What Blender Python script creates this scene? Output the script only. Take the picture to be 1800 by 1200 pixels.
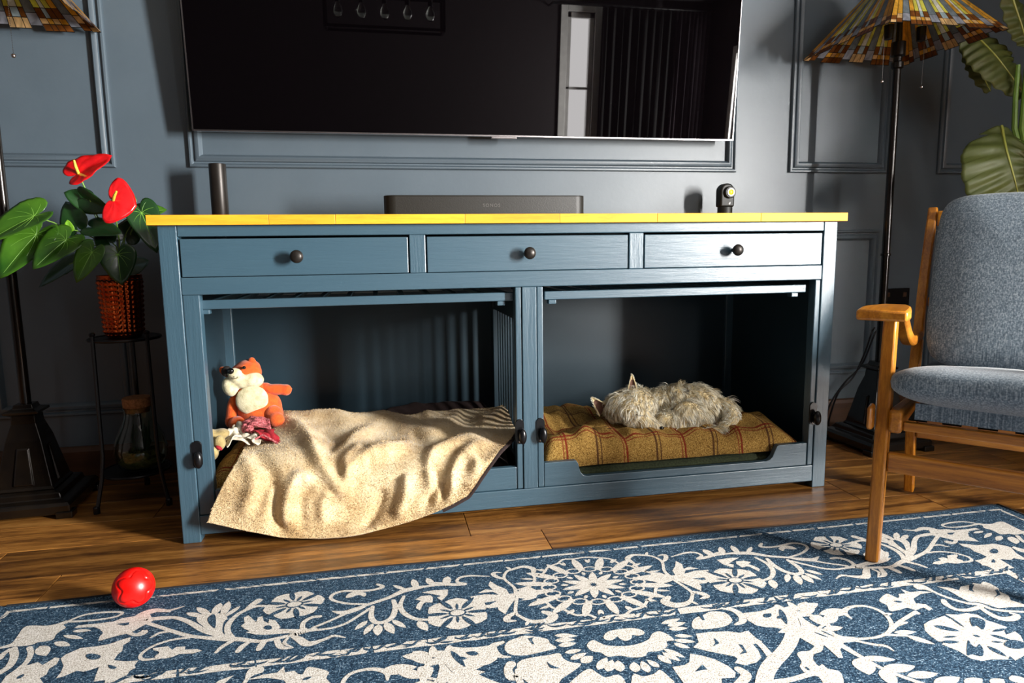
import bpy, bmesh, math, random
import numpy as np
from mathutils import Vector, Matrix, noise
random.seed(7); np.random.seed(7)
PI = math.pi
for o in list(bpy.data.objects): bpy.data.objects.remove(o, do_unlink=True)
SC = bpy.context.scene
COL = SC.collection

# ------------------------------------------------------------------ camera
F_PX, PITCH, YAW, ROLL = 1187.36, 0.13616, 0.19392, -0.01359
CAM = Vector((0.5807, -1.9998, 0.8296))
def _axes():
    cy, sy = math.cos(YAW), math.sin(YAW)
    fw = Vector((sy*math.cos(PITCH), cy*math.cos(PITCH), -math.sin(PITCH)))
    r = Vector((cy, -sy, 0)); u = r.cross(fw)
    c, s = math.cos(ROLL), math.sin(ROLL)
    return r*c+u*s, u*c-r*s, fw
AX, AY, AF = _axes()
cam = bpy.data.cameras.new('camera'); co = bpy.data.objects.new('camera', cam); COL.objects.link(co)
co.matrix_world = Matrix(((AX.x, AY.x, -AF.x, CAM.x), (AX.y, AY.y, -AF.y, CAM.y), (AX.z, AY.z, -AF.z, CAM.z), (0, 0, 0, 1)))
cam.sensor_width = 36; cam.lens = F_PX/1800*36; cam.clip_start = 0.02
SC.camera = co
# survey helpers: a sight line of the photograph met with a real plane of the room
def ray(u, v): return AF+AX*((u-900)/F_PX)-AY*((v-600)/F_PX)
def onY(u, v, y): d = ray(u, v); return CAM+d*((y-CAM.y)/d.y)
def onZ(u, v, z): d = ray(u, v); return CAM+d*((z-CAM.z)/d.z)

# ------------------------------------------------------------------ world, light, exposure
W = bpy.data.worlds.new('daylight'); SC.world = W; W.use_nodes = True
W.node_tree.nodes['Background'].inputs[0].default_value = (0.75, 0.87, 1.0, 1)
W.node_tree.nodes['Background'].inputs[1].default_value = 1.2
SC.view_settings.view_transform = 'Standard'; SC.view_settings.look = 'None'
SC.view_settings.exposure = 0.62; SC.view_settings.gamma = 1.0
try: SC.view_settings.use_curve_mapping = False
except Exception: pass
def area(name, loc, target, sx, sy, power, color, spread=180):
    l = bpy.data.lights.new(name, 'AREA'); l.shape = 'RECTANGLE'; l.size = sx; l.size_y = sy
    l.energy = power; l.color = color; l.spread = math.radians(spread)
    o = bpy.data.objects.new(name, l); COL.objects.link(o); o.location = loc
    o.rotation_euler = (Vector(target)-Vector(loc)).to_track_quat('-Z', 'Y').to_euler()
    return o
RX, FY, LX, CEIL = 4.0, -3.7, -2.6, 2.65      # right wall, front wall, left wall, ceiling
BY = 0.713                                     # back wall
area('window_daylight', (RX+0.06, -2.70, 1.34), (RX-1, -2.70, 1.34), 0.60, 1.36, 640, (1.0, 0.975, 0.94))
area('window_daylight', (2.64, FY-0.10, 1.75), (2.64, FY+1, 1.75), 0.26, 1.45, 12, (1.0, 0.95, 0.93))

# ------------------------------------------------------------------ materials
def new_mat(name):
    m = bpy.data.materials.new(name); m.use_nodes = True
    return m, m.node_tree, m.node_tree.nodes['Principled BSDF']
def rgb(*c): return (c[0], c[1], c[2], 1)
def node(nt, t, **kw):
    n = nt.nodes.new(t)
    for k, v in kw.items():
        if k in n.inputs: n.inputs[k].default_value = v
        else: setattr(n, k, v)
    return n
def ramp(nt, stops):
    n = nt.nodes.new('ShaderNodeValToRGB'); e = n.color_ramp.elements
    while len(e) < len(stops): e.new(0.5)
    for i, (p, c) in enumerate(stops): e[i].position = p; e[i].color = rgb(*c)
    return n
def coords(nt, scale=(1, 1, 1), kind='Object', rnd=False):
    tc = nt.nodes.new('ShaderNodeTexCoord'); mp = nt.nodes.new('ShaderNodeMapping')
    mp.inputs['Scale'].default_value = scale
    nt.links.new(tc.outputs[kind], mp.inputs[0])
    if rnd:
        oi = nt.nodes.new('ShaderNodeObjectInfo'); mu = node(nt, 'ShaderNodeMath', operation='MULTIPLY'); mu.inputs[1].default_value = 37.0
        nt.links.new(oi.outputs['Random'], mu.inputs[0]); cb = nt.nodes.new('ShaderNodeCombineXYZ')
        for i in range(3): nt.links.new(mu.outputs[0], cb.inputs[i])
        nt.links.new(cb.outputs[0], mp.inputs['Location'])
    return mp
def mat(name, c1, c2=None, rough=0.5, scale=20, detail=4, bump=0.0, bscale=None, metal=0.0, spec=0.5, coat=0.0, sheen=0.0, stretch=(1, 1, 1), **kw):
    m, nt, b = new_mat(name)
    b.inputs['Roughness'].default_value = rough; b.inputs['Metallic'].default_value = metal
    b.inputs['Specular IOR Level'].default_value = spec; b.inputs['Coat Weight'].default_value = coat; b.inputs['Coat Roughness'].default_value = 0.1
    b.inputs['Sheen Weight'].default_value = sheen
    for k, v in kw.items(): b.inputs[k.replace('_', ' ')].default_value = v
    mp = coords(nt, stretch)
    n = node(nt, 'ShaderNodeTexNoise', Scale=scale, Detail=detail); nt.links.new(mp.outputs[0], n.inputs['Vector'])
    c2 = c2 or tuple(x*0.85 for x in c1)
    r = ramp(nt, [(0.35, c2), (0.65, c1)]); nt.links.new(n.outputs['Fac'], r.inputs[0]); nt.links.new(r.outputs[0], b.inputs['Base Color'])
    if bump:
        n2 = node(nt, 'ShaderNodeTexNoise', Scale=bscale or scale, Detail=3); nt.links.new(mp.outputs[0], n2.inputs['Vector'])
        bp = node(nt, 'ShaderNodeBump', Strength=bump, Distance=0.002); nt.links.new(n2.outputs['Fac'], bp.inputs['Height']); nt.links.new(bp.outputs[0], b.inputs['Normal'])
    return m
def wood(name, stops, axis=0, rough=0.4, scale=14, bump=0.15, rnd=True, spec=0.5, coat=0.0, vary=0.0, stretch=14):
    m, nt, b = new_mat(name)
    s = [1, 1, 1]
    for i in range(3): s[i] = 1.0 if i == axis else stretch
    mp = coords(nt, tuple(s), rnd=rnd)
    n = node(nt, 'ShaderNodeTexNoise', Scale=scale/10, Detail=8, Roughness=0.62, Distortion=0.7); nt.links.new(mp.outputs[0], n.inputs['Vector'])
    n3 = node(nt, 'ShaderNodeTexNoise', Scale=scale, Detail=5, Roughness=0.7); nt.links.new(mp.outputs[0], n3.inputs['Vector'])
    mx = node(nt, 'ShaderNodeMath', operation='MULTIPLY_ADD'); mx.inputs[1].default_value = 0.35
    sb = node(nt, 'ShaderNodeMath', operation='MULTIPLY'); sb.inputs[1].default_value = 0.65
    nt.links.new(n.outputs['Fac'], sb.inputs[0]); nt.links.new(n3.outputs['Fac'], mx.inputs[0]); nt.links.new(sb.outputs[0], mx.inputs[2])
    r = ramp(nt, stops); nt.links.new(mx.outputs[0], r.inputs[0])
    out = r.outputs[0]
    if vary:
        oi = nt.nodes.new('ShaderNodeObjectInfo'); hs = nt.nodes.new('ShaderNodeHueSaturation')
        mr = node(nt, 'ShaderNodeMapRange'); mr.inputs['To Min'].default_value = 1-vary; mr.inputs['To Max'].default_value = 1+vary
        nt.links.new(oi.outputs['Random'], mr.inputs['Value']); nt.links.new(mr.outputs[0], hs.inputs['Value']); nt.links.new(out, hs.inputs['Color']); out = hs.outputs[0]
    nt.links.new(out, b.inputs['Base Color'])
    b.inputs['Roughness'].default_value = rough; b.inputs['Specular IOR Level'].default_value = spec; b.inputs['Coat Weight'].default_value = coat; b.inputs['Coat Roughness'].default_value = 0.15
    if bump:
        bp = node(nt, 'ShaderNodeBump', Strength=bump, Distance=0.001 if bump < .6 else 0.0035); nt.links.new(mx.outputs[0], bp.inputs['Height']); nt.links.new(bp.outputs[0], b.inputs['Normal'])
    return m
M = {}
M['wall'] = mat('wall_paint', (0.076, 0.104, 0.128), (0.069, 0.096, 0.119), rough=0.43, scale=6, bump=0.12, bscale=60, spec=0.75)
M['paint'] = wood('cabinet_paint', [(0.3, (0.033, 0.073, 0.103)), (0.7, (0.040, 0.084, 0.115))], axis=0, rough=0.34, scale=9, bump=0.7, rnd=False, spec=0.9)
M['paintv'] = wood('cabinet_paint_upright', [(0.3, (0.033, 0.073, 0.103)), (0.7, (0.040, 0.084, 0.115))], axis=2, rough=0.34, scale=9, bump=0.7, rnd=False, spec=0.9)
M['paintshade'] = mat('cabinet_paint_shaded', (0.012, 0.030, 0.043), (0.010, 0.027, 0.039), rough=0.45, scale=5)  # cabinet blue darkened: compartment shade is put into the colour
M['oak'] = wood('oak_worktop', [(0.25, (0.44, 0.17, 0.012)), (0.5, (0.75, 0.34, 0.02)), (0.75, (0.85, 0.45, 0.035))], axis=0, rough=0.5, scale=30, bump=0.15, vary=0.10, spec=0.25)
M['plank'] = wood('floor_oak', [(0.36, (0.030, 0.010, 0.002)), (0.45, (0.13, 0.050, 0.010)), (0.54, (0.27, 0.112, 0.022)), (0.66, (0.46, 0.22, 0.055))], axis=0, rough=0.36, scale=18, bump=0.35, vary=0.30, stretch=12)
M['skirt'] = wood('skirting_wood', [(0.3, (0.035, 0.013, 0.005)), (0.7, (0.085, 0.034, 0.012))], axis=0, rough=0.45, scale=14, rnd=False)
M['chair'] = wood('chair_wood', [(0.32, (0.13, 0.034, 0.003)), (0.5, (0.44, 0.155, 0.010)), (0.66, (0.68, 0.29, 0.030))], axis=1, rough=0.3, scale=14, rnd=False, coat=0.1)
M['chairv'] = wood('chair_wood_upright', [(0.32, (0.13, 0.034, 0.003)), (0.5, (0.44, 0.155, 0.010)), (0.66, (0.68, 0.29, 0.030))], axis=2, rough=0.3, scale=14, rnd=False, coat=0.1)
M['chairx'] = wood('chair_wood_cross', [(0.32, (0.13, 0.034, 0.003)), (0.5, (0.44, 0.155, 0.010)), (0.66, (0.68, 0.29, 0.030))], axis=0, rough=0.3, scale=14, rnd=False, coat=0.1)
M['black'] = mat('black_metal', (0.004, 0.004, 0.005), rough=0.3, spec=0.4)
M['bronze'] = mat('lamp_bronze', (0.012, 0.008, 0.005), (0.007, 0.005, 0.004), rough=0.24, metal=0.5, coat=0.3)
M['knob'] = mat('knob_iron', (0.026, 0.022, 0.019), rough=0.38, metal=0.55)
M['screen'] = mat('screen_glass', (0.0012, 0.0008, 0.0011), rough=0.015, scale=2, spec=0.36)
M['silver'] = mat('silver_trim', (0.55, 0.52, 0.52), rough=0.25, metal=1.0)
M['plastic'] = mat('dark_plastic', (0.011, 0.010, 0.007), rough=0.5, scale=300, bump=0.2)
M['white'] = mat('white_paint', (0.80, 0.79, 0.77), rough=0.4)
M['ceil'] = mat('ceiling_paint', (0.20, 0.195, 0.19), rough=0.9)
M['roomwall'] = mat('far_wall_paint', (0.024, 0.017, 0.020), rough=0.7)
M['plum'] = mat('plum_fabric', (0.02, 0.012, 0.018), rough=0.9, scale=120, bump=0.2)
M['curtain'] = mat('dark_curtain', (0.0018, 0.0015, 0.0018), rough=0.95)
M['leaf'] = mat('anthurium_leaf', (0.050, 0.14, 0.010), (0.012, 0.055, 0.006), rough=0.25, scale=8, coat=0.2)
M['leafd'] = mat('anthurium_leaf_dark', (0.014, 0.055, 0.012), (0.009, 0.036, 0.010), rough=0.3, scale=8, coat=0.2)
M['leafy'] = mat('young_leaf', (0.22, 0.50, 0.03), rough=0.35, scale=8)
M['vein'] = mat('leaf_vein', (0.20, 0.42, 0.06), rough=0.4)
M['stem'] = mat('stem_green', (0.17, 0.33, 0.05), rough=0.4)
M['red'] = mat('red_spathe', (0.62, 0.006, 0.008), (0.45, 0.003, 0.006), rough=0.16, scale=30, bump=0.25, bscale=40, coat=0.4)
M['spadix'] = mat('spadix_yellow', (0.72, 0.55, 0.06), rough=0.5, scale=300, bump=0.5)
M['copper'] = mat('hammered_copper', (0.70, 0.13, 0.03), (0.5, 0.06, 0.012), rough=0.22, metal=1.0)
M['soil'] = mat('dark_soil', (0.012, 0.008, 0.005), rough=0.95, scale=80, bump=1)
M['banana'] = mat('banana_leaf', (0.085, 0.105, 0.022), (0.06, 0.080, 0.016), rough=0.5, scale=6)
M['bananav'] = mat('banana_rib', (0.40, 0.42, 0.08), rough=0.4)
M['redball'] = mat('red_rubber', (0.80, 0.004, 0.002), rough=0.33)
M['orange'] = mat('orange_plush', (0.70, 0.105, 0.005), (0.52, 0.065, 0.003), rough=0.9, scale=60, bump=0.6, bscale=260, sheen=0.3)
M['creamp'] = mat('cream_plush', (0.74, 0.66, 0.44), (0.52, 0.46, 0.26), rough=0.9, scale=55, bump=0.6, bscale=260, sheen=0.3)
M['yellowp'] = mat('faded_plush', (0.44, 0.33, 0.14), (0.26, 0.19, 0.07), rough=0.95, scale=40, bump=0.8, bscale=220, sheen=0.2)
M['pink'] = mat('pink_knit', (0.62, 0.16, 0.17), (0.16, 0.02, 0.025), rough=0.9, scale=240, detail=1, bump=0.8, bscale=240)
M['crimson'] = mat('crimson_cloth', (0.36, 0.008, 0.018), (0.26, 0.005, 0.012), rough=0.85, scale=120, bump=0.4)
M['whitecloth'] = mat('ivory_cloth', (0.62, 0.55, 0.43), rough=0.9, scale=100, bump=0.5)
M['brownf'] = mat('brown_fleece', (0.016, 0.006, 0.005), rough=0.95, scale=90, bump=0.8)
M['greenf'] = mat('green_fleece', (0.045, 0.055, 0.022), (0.018, 0.026, 0.010), rough=0.95, scale=160, bump=1.0, bscale=250)
M['cork'] = mat('cork', (0.36, 0.15, 0.05), (0.20, 0.075, 0.02), rough=0.85, scale=140, bump=0.5)
M['moss'] = mat('terrarium_moss', (0.12, 0.12, 0.02), (0.04, 0.05, 0.01), rough=0.95, scale=80, bump=1)
M['sofa'] = mat('dark_sofa_fabric', (0.010, 0.009, 0.010), rough=0.9, scale=100, bump=0.3)
M['eye'] = mat('black_bead', (0.004, 0.004, 0.004), rough=0.12)
M['dark'] = mat('matt_black', (0.003, 0.003, 0.003), rough=0.9)  # plain matt black of the soundbar foot
M['chrome'] = mat('polished_metal', (0.8, 0.8, 0.78), rough=0.2, metal=1)
M['lead'] = mat('lead_came', (0.012, 0.010, 0.008), rough=0.45, metal=0.5)
def fabric_mat():
    m, nt, b = new_mat('slate_linen')
    mp = coords(nt, (1, 1, 1))
    n1 = node(nt, 'ShaderNodeTexNoise', Scale=1.0, Detail=3); m1 = coords(nt, (520, 520, 26)); nt.links.new(m1.outputs[0], n1.inputs[0])
    n2 = node(nt, 'ShaderNodeTexNoise', Scale=1.0, Detail=3); m2 = coords(nt, (30, 30, 620)); nt.links.new(m2.outputs[0], n2.inputs[0])
    ad = node(nt, 'ShaderNodeMath', operation='ADD'); nt.links.new(n1.outputs['Fac'], ad.inputs[0]); nt.links.new(n2.outputs['Fac'], ad.inputs[1])
    hf = node(nt, 'ShaderNodeMath', operation='MULTIPLY'); hf.inputs[1].default_value = 0.5; nt.links.new(ad.outputs[0], hf.inputs[0]); m2.inputs['Scale'].default_value = (220, 220, 220); m1.inputs['Scale'].default_value = (330, 330, 10)
    r = ramp(nt, [(0.38, (0.060, 0.092, 0.125)), (0.5, (0.135, 0.185, 0.230)), (0.63, (0.30, 0.36, 0.41))])
    nt.links.new(hf.outputs[0], r.inputs[0]); nt.links.new(r.outputs[0], b.inputs['Base Color'])
    b.inputs['Roughness'].default_value = 0.9; b.inputs['Sheen Weight'].default_value = 0.25
    bp = node(nt, 'ShaderNodeBump', Strength=0.4, Distance=0.001); nt.links.new(hf.outputs[0], bp.inputs['Height']); nt.links.new(bp.outputs[0], b.inputs['Normal'])
    return m
M['linen'] = fabric_mat()
def rug_mat(name, stops, sc=330):
    m, nt, b = new_mat(name)
    mp = coords(nt, (1, 1, 1))
    n = node(nt, 'ShaderNodeTexNoise', Scale=sc, Detail=2); nt.links.new(mp.outputs[0], n.inputs[0])
    m2 = coords(nt, (60, 420, 1)); n2 = node(nt, 'ShaderNodeTexNoise', Scale=1.0, Detail=3); nt.links.new(m2.outputs[0], n2.inputs[0])
    ad = node(nt, 'ShaderNodeMath', operation='MULTIPLY_ADD'); ad.inputs[1].default_value = 0.6
    hf = node(nt, 'ShaderNodeMath', operation='MULTIPLY'); hf.inputs[1].default_value = 0.4
    nt.links.new(n2.outputs['Fac'], hf.inputs[0]); nt.links.new(n.outputs['Fac'], ad.inputs[0]); nt.links.new(hf.outputs[0], ad.inputs[2])
    r = ramp(nt, stops); nt.links.new(ad.outputs[0], r.inputs[0]); nt.links.new(r.outputs[0], b.inputs['Base Color'])
    b.inputs['Roughness'].default_value = 0.95; b.inputs['Specular IOR Level'].default_value = 0.1
    bp = node(nt, 'ShaderNodeBump', Strength=0.5, Distance=0.002); nt.links.new(n.outputs['Fac'], bp.inputs['Height']); nt.links.new(bp.outputs[0], b.inputs['Normal'])
    return m
M['rugblue'] = rug_mat('rug_blue_weave', [(0.40, (0.006, 0.015, 0.030)), (0.50, (0.020, 0.046, 0.080)), (0.58, (0.055, 0.110, 0.170)), (0.66, (0.36, 0.45, 0.52))])
M['rugcream'] = rug_mat('rug_cream_weave', [(0.36, (0.28, 0.24, 0.19)), (0.48, (0.52, 0.49, 0.44)), (0.60, (0.66, 0.63, 0.59))])
M['rugdark'] = M['rugblue']
M['rugbind'] = mat('rug_binding', (0.005, 0.008, 0.014), rough=0.9, scale=200, bump=0.5)
def fleece_mat():
    m, nt, b = new_mat('cream_fleece')
    mp = coords(nt)
    n = node(nt, 'ShaderNodeTexNoise', Scale=9, Detail=5); nt.links.new(mp.outputs[0], n.inputs[0])
    n2 = node(nt, 'ShaderNodeTexNoise', Scale=130, Detail=4, Roughness=0.7, Distortion=1.5); nt.links.new(mp.outputs[0], n2.inputs[0])
    mx = node(nt, 'ShaderNodeMath', operation='MULTIPLY_ADD'); mx.inputs[1].default_value = 0.45
    hf = node(nt, 'ShaderNodeMath', operation='MULTIPLY'); hf.inputs[1].default_value = 0.55
    nt.links.new(n.outputs['Fac'], hf.inputs[0]); nt.links.new(n2.outputs['Fac'], mx.inputs[0]); nt.links.new(hf.outputs[0], mx.inputs[2])
    r = ramp(nt, [(0.36, (0.38, 0.24, 0.10)), (0.5, (0.62, 0.46, 0.25)), (0.64, (0.74, 0.61, 0.40))])
    nt.links.new(mx.outputs[0], r.inputs[0]); nt.links.new(r.outputs[0], b.inputs['Base Color'])
    b.inputs['Roughness'].default_value = 0.95; b.inputs['Sheen Weight'].default_value = 0.35; b.inputs['Sheen Roughness'].default_value = 0.4
    bp = node(nt, 'ShaderNodeBump', Strength=0.8, Distance=0.004); nt.links.new(n2.outputs['Fac'], bp.inputs['Height']); nt.links.new(bp.outputs[0], b.inputs['Normal'])
    return m
M['fleece'] = fleece_mat()
def tweed_mat(name='tweed_check', uvn='UVMap'):
    m, nt, b = new_mat(name)
    tc = nt.nodes.new('ShaderNodeTexCoord'); sp = nt.nodes.new('ShaderNodeSeparateXYZ'); nt.links.new(tc.outputs['UV'], sp.inputs[0])
    def lines(out, period, offs, w):
        dv = node(nt, 'ShaderNodeMath', operation='MULTIPLY_ADD'); dv.inputs[1].default_value = 1/period; dv.inputs[2].default_value = offs
        nt.links.new(out, dv.inputs[0]); fr = node(nt, 'ShaderNodeMath', operation='FRACT'); nt.links.new(dv.outputs[0], fr.inputs[0])
        sb = node(nt, 'ShaderNodeMath', operation='SUBTRACT'); sb.inputs[1].default_value = 0.5; nt.links.new(fr.outputs[0], sb.inputs[0])
        ab = node(nt, 'ShaderNodeMath', operation='ABSOLUTE'); nt.links.new(sb.outputs[0], ab.inputs[0])
        lt = node(nt, 'ShaderNodeMath', operation='LESS_THAN'); lt.inputs[1].default_value = w/period/2; nt.links.new(ab.outputs[0], lt.inputs[0])
        return lt.outputs[0]
    def mx(a, c, f):
        n = nt.nodes.new('ShaderNodeMix'); n.data_type = 'RGBA'
        nt.links.new(f, n.inputs[0]); nt.links.new(a, n.inputs[6]); n.inputs[7].default_value = rgb(*c); return n.outputs[2]
    mp = coords(nt); n1 = node(nt, 'ShaderNodeTexNoise', Scale=330, Detail=3); nt.links.new(mp.outputs[0], n1.inputs[0])
    r = ramp(nt, [(0.34, (0.13, 0.065, 0.012)), (0.5, (0.34, 0.19, 0.045)), (0.66, (0.56, 0.36, 0.11))]); nt.links.new(n1.outputs['Fac'], r.inputs[0])
    c = r.outputs[0]
    sc = node(nt, 'ShaderNodeMath', operation='GREATER_THAN'); sc.inputs[1].default_value = 0.47; nt.links.new(n1.outputs['Fac'], sc.inputs[0])
    def dith(o):
        k = node(nt, 'ShaderNodeMath', operation='MULTIPLY'); nt.links.new(o, k.inputs[0])
        a = node(nt, 'ShaderNodeMath', operation='MULTIPLY_ADD'); a.inputs[1].default_value = 0.5; a.inputs[2].default_value = 0.45
        nt.links.new(sc.outputs[0], a.inputs[0]); nt.links.new(a.outputs[0], k.inputs[1]); return k.outputs[0]
    for out, per, off in ((sp.outputs[0], 0.205, 0.12), (sp.outputs[1], 0.215, 0.3)):
        c = mx(c, (0.060, 0.020, 0.012), dith(lines(out, per, off+0.5, 0.007)))
        c = mx(c, (0.060, 0.020, 0.012), dith(lines(out, per, off+0.43, 0.004)))
        c = mx(c, (0.20, 0.006, 0.008), dith(lines(out, per, off, 0.007)))
        c = mx(c, (0.20, 0.008, 0.008), dith(lines(out, per, off+0.055, 0.003)))
    nt.links.new(c, b.inputs['Base Color']); b.inputs['Roughness'].default_value = 0.95; b.inputs['Specular IOR Level'].default_value = 0.15
    bp = node(nt, 'ShaderNodeBump', Strength=0.6, Distance=0.002); nt.links.new(n1.outputs['Fac'], bp.inputs['Height']); nt.links.new(bp.outputs[0], b.inputs['Normal'])
    return m
M['tweed'] = tweed_mat()
def glass_pane(name, c, tr=0.55):
    m, nt, b = new_mat(name)
    mp = coords(nt, (1, 1, 0.35)); n = node(nt, 'ShaderNodeTexNoise', Scale=26, Detail=4, Distortion=1.5); nt.links.new(mp.outputs[0], n.inputs[0])
    r = ramp(nt, [(0.3, tuple(x*0.55 for x in c)), (0.7, tuple(min(1, x*1.15) for x in c))]); nt.links.new(n.outputs['Fac'], r.inputs[0]); nt.links.new(r.outputs[0], b.inputs['Base Color'])
    b.inputs['Roughness'].default_value = 0.12
    t = nt.nodes.new('ShaderNodeBsdfTranslucent'); nt.links.new(r.outputs[0], t.inputs[0])
    mx = nt.nodes.new('ShaderNodeMixShader'); mx.inputs[0].default_value = tr
    nt.links.new(b.outputs[0], mx.inputs[1]); nt.links.new(t.outputs[0], mx.inputs[2]); nt.links.new(mx.outputs[0], nt.nodes['Material Output'].inputs[0])
    return m
GL = {'a': glass_pane('amber_glass', (1.0, 0.52, 0.07)), 'y': glass_pane('yellow_glass', (1.0, 0.86, 0.16)), 'c': glass_pane('cream_glass', (1.0, 0.97, 0.80)),
      'b': glass_pane('smoke_blue_glass', (0.20, 0.24, 0.26), 0.4), 'w': glass_pane('pale_blue_glass', (0.55, 0.68, 0.72)), 'd': glass_pane('dark_brown_glass', (0.26, 0.09, 0.02), 0.5),
      't': glass_pane('tan_glass', (0.92, 0.62, 0.30)), 'v': glass_pane('violet_grey_glass', (0.42, 0.44, 0.50))}
def clear_glass():
    m, nt, b = new_mat('clear_glass'); b.inputs['Base Color'].default_value = (0.85, 0.93, 0.85, 1)
    b.inputs['Roughness'].default_value = 0.02; b.inputs['Transmission Weight'].default_value = 1.0; b.inputs['IOR'].default_value = 1.45
    return m
M['glass'] = clear_glass()
def hair_mat():
    m, nt, b = new_mat('terrier_coat')
    at = nt.nodes.new('ShaderNodeAttribute'); at.attribute_name = 'tint'
    nt.links.new(at.outputs['Color'], b.inputs['Base Color']); b.inputs['Roughness'].default_value = 0.5; b.inputs['Specular IOR Level'].default_value = 0.35
    return m
M['hair'] = hair_mat()
M['skin'] = mat('terrier_undercoat', (0.85, 0.72, 0.45), (0.62, 0.46, 0.22), rough=0.9, scale=60, bump=0.8)
M['earin'] = mat('ear_inner', (0.16, 0.075, 0.05), rough=0.8)

# ------------------------------------------------------------------ mesh helpers
def mat_of(o):
    m = Matrix.LocRotScale(o.location, o.rotation_euler, o.scale)
    return mat_of(o.parent) @ m if o.parent else m
class MB:
    def __init__(s): s.v = []; s.f = []; s.mi = []
    def add(s, vs, fs, m=0):
        k = len(s.v); s.v += [tuple(v) for v in vs]; s.f += [tuple(i+k for i in f) for f in fs]; s.mi += [m]*len(fs)
        return s
    def box(s, x0, x1, y0, y1, z0, z1, m=0, mtx=None):
        vs = [Vector((x, y, z)) for x in (x0, x1) for y in (y0, y1) for z in (z0, z1)]
        if mtx is not None: vs = [mtx @ v for v in vs]
        return s.add(vs, [(0, 1, 3, 2), (4, 6, 7, 5), (0, 4, 5, 1), (2, 3, 7, 6), (0, 2, 6, 4), (1, 5, 7, 3)], m)
    def lathe(s, prof, n=24, c=(0, 0, 0), m=0, mtx=None, cap=True):
        vs = []; fs = []
        for r, z in prof:
            for i in range(n):
                a = 2*PI*i/n; v = Vector((r*math.cos(a), r*math.sin(a), z))
                if mtx is not None: v = mtx @ v
                vs.append(v+Vector(c))
        for j in range(len(prof)-1):
            for i in range(n): fs.append((j*n+i, j*n+(i+1) % n, (j+1)*n+(i+1) % n, (j+1)*n+i))
        if cap: fs.append(tuple(range(n-1, -1, -1))); fs.append(tuple(range((len(prof)-1)*n, len(prof)*n)))
        return s.add(vs, fs, m)
    def tube(s, pts, r, n=8, m=0, cap=True):
        pts = [Vector(p) for p in pts]; rs = r if isinstance(r, (list, tuple)) else [r]*len(pts)
        vs = []; fs = []; up = Vector((0, 0, 1))
        prev = None
        for i, p in enumerate(pts):
            t = (pts[min(i+1, len(pts)-1)]-pts[max(i-1, 0)]).normalized()
            if prev is None:
                a = up if abs(t.z) < 0.9 else Vector((1, 0, 0)); x = t.cross(a).normalized()
            else: x = (prev-t*prev.dot(t)).normalized()
            prev = x; y = t.cross(x)
            for k in range(n):
                a = 2*PI*k/n; vs.append(p+(x*math.cos(a)+y*math.sin(a))*rs[i])
        for j in range(len(pts)-1):
            for i in range(n): fs.append((j*n+i, j*n+(i+1) % n, (j+1)*n+(i+1) % n, (j+1)*n+i))
        if cap: fs.append(tuple(range(n-1, -1, -1))); fs.append(tuple(range((len(pts)-1)*n, len(pts)*n)))
        return s.add(vs, fs, m)
    def ell(s, c, r, mtx=None, n=16, m=0):
        vs = []; fs = []; h = n//2
        for j in range(h+1):
            th = PI*j/h
            for i in range(n):
                a = 2*PI*i/n; v = Vector((r[0]*math.sin(th)*math.cos(a), r[1]*math.sin(th)*math.sin(a), r[2]*math.cos(th)))
                if mtx is not None: v = mtx @ v
                vs.append(v+Vector(c))
        for j in range(h):
            for i in range(n): fs.append((j*n+i, (j+1)*n+i, (j+1)*n+(i+1) % n, j*n+(i+1) % n))
        return s.add(vs, fs, m)
    def grid(s, P, m=0, flip=False):
        nv = len(P); nu = len(P[0]); vs = [p for row in P for p in row]; fs = []
        for j in range(nv-1):
            for i in range(nu-1):
                q = (j*nu+i, j*nu+i+1, (j+1)*nu+i+1, (j+1)*nu+i); fs.append(q[::-1] if flip else q)
        return s.add(vs, fs, m)
    def build(s, name, mt, parent=None, loc=None, smooth=False, bevel=0, seg=2, kind=None, angle=35, w=False):
        if w and parent is not None:
            mi = mat_of(parent).inverted(); s.v = [tuple(mi @ Vector(v)) for v in s.v]
        me = bpy.data.meshes.new(name); me.from_pydata([tuple(v) for v in s.v], [], s.f)
        for x in (mt if isinstance(mt, (list, tuple)) else [mt]): me.materials.append(M[x] if isinstance(x, str) else x)
        if any(s.mi): me.polygons.foreach_set('material_index', s.mi)
        me.validate(); me.update()
        if smooth:
            me.polygons.foreach_set('use_smooth', [True]*len(me.polygons))
            try: me.set_sharp_from_angle(angle=math.radians(angle))
            except Exception: pass
        o = bpy.data.objects.new(name, me); COL.objects.link(o)
        if parent is not None: o.parent = parent; 
        if loc is not None: o.location = loc
        if bevel:
            b = o.modifiers.new('bevel', 'BEVEL'); b.width = bevel; b.segments = seg; b.limit_method = 'ANGLE'; b.angle_limit = math.radians(40)
            b.harden_normals = False
        if kind: o['kind'] = kind
        return o
def tag(o, label, cat, group=None, kind=None):
    o['label'] = label
    if cat: o['category'] = cat
    if group: o['group'] = group
    if kind: o['kind'] = kind
    return o
def thing(name, label, cat, loc=(0, 0, 0), rz=0, group=None):
    o = bpy.data.objects.new(name, None); COL.objects.link(o); o.location = loc; o.rotation_euler = (0, 0, rz); o.empty_display_size = 0.05
    return tag(o, label, cat, group)
def remesh(o, vox, smooth=2, factor=0.6):
    r = o.modifiers.new('remesh', 'REMESH'); r.mode = 'VOXEL'; r.voxel_size = vox; r.use_smooth_shade = True
    if smooth:
        k = o.modifiers.new('smooth', 'SMOOTH'); k.iterations = smooth*4; k.factor = factor
    return o
def rot(ax, deg): return Matrix.Rotation(math.radians(deg), 3, ax)
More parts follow.
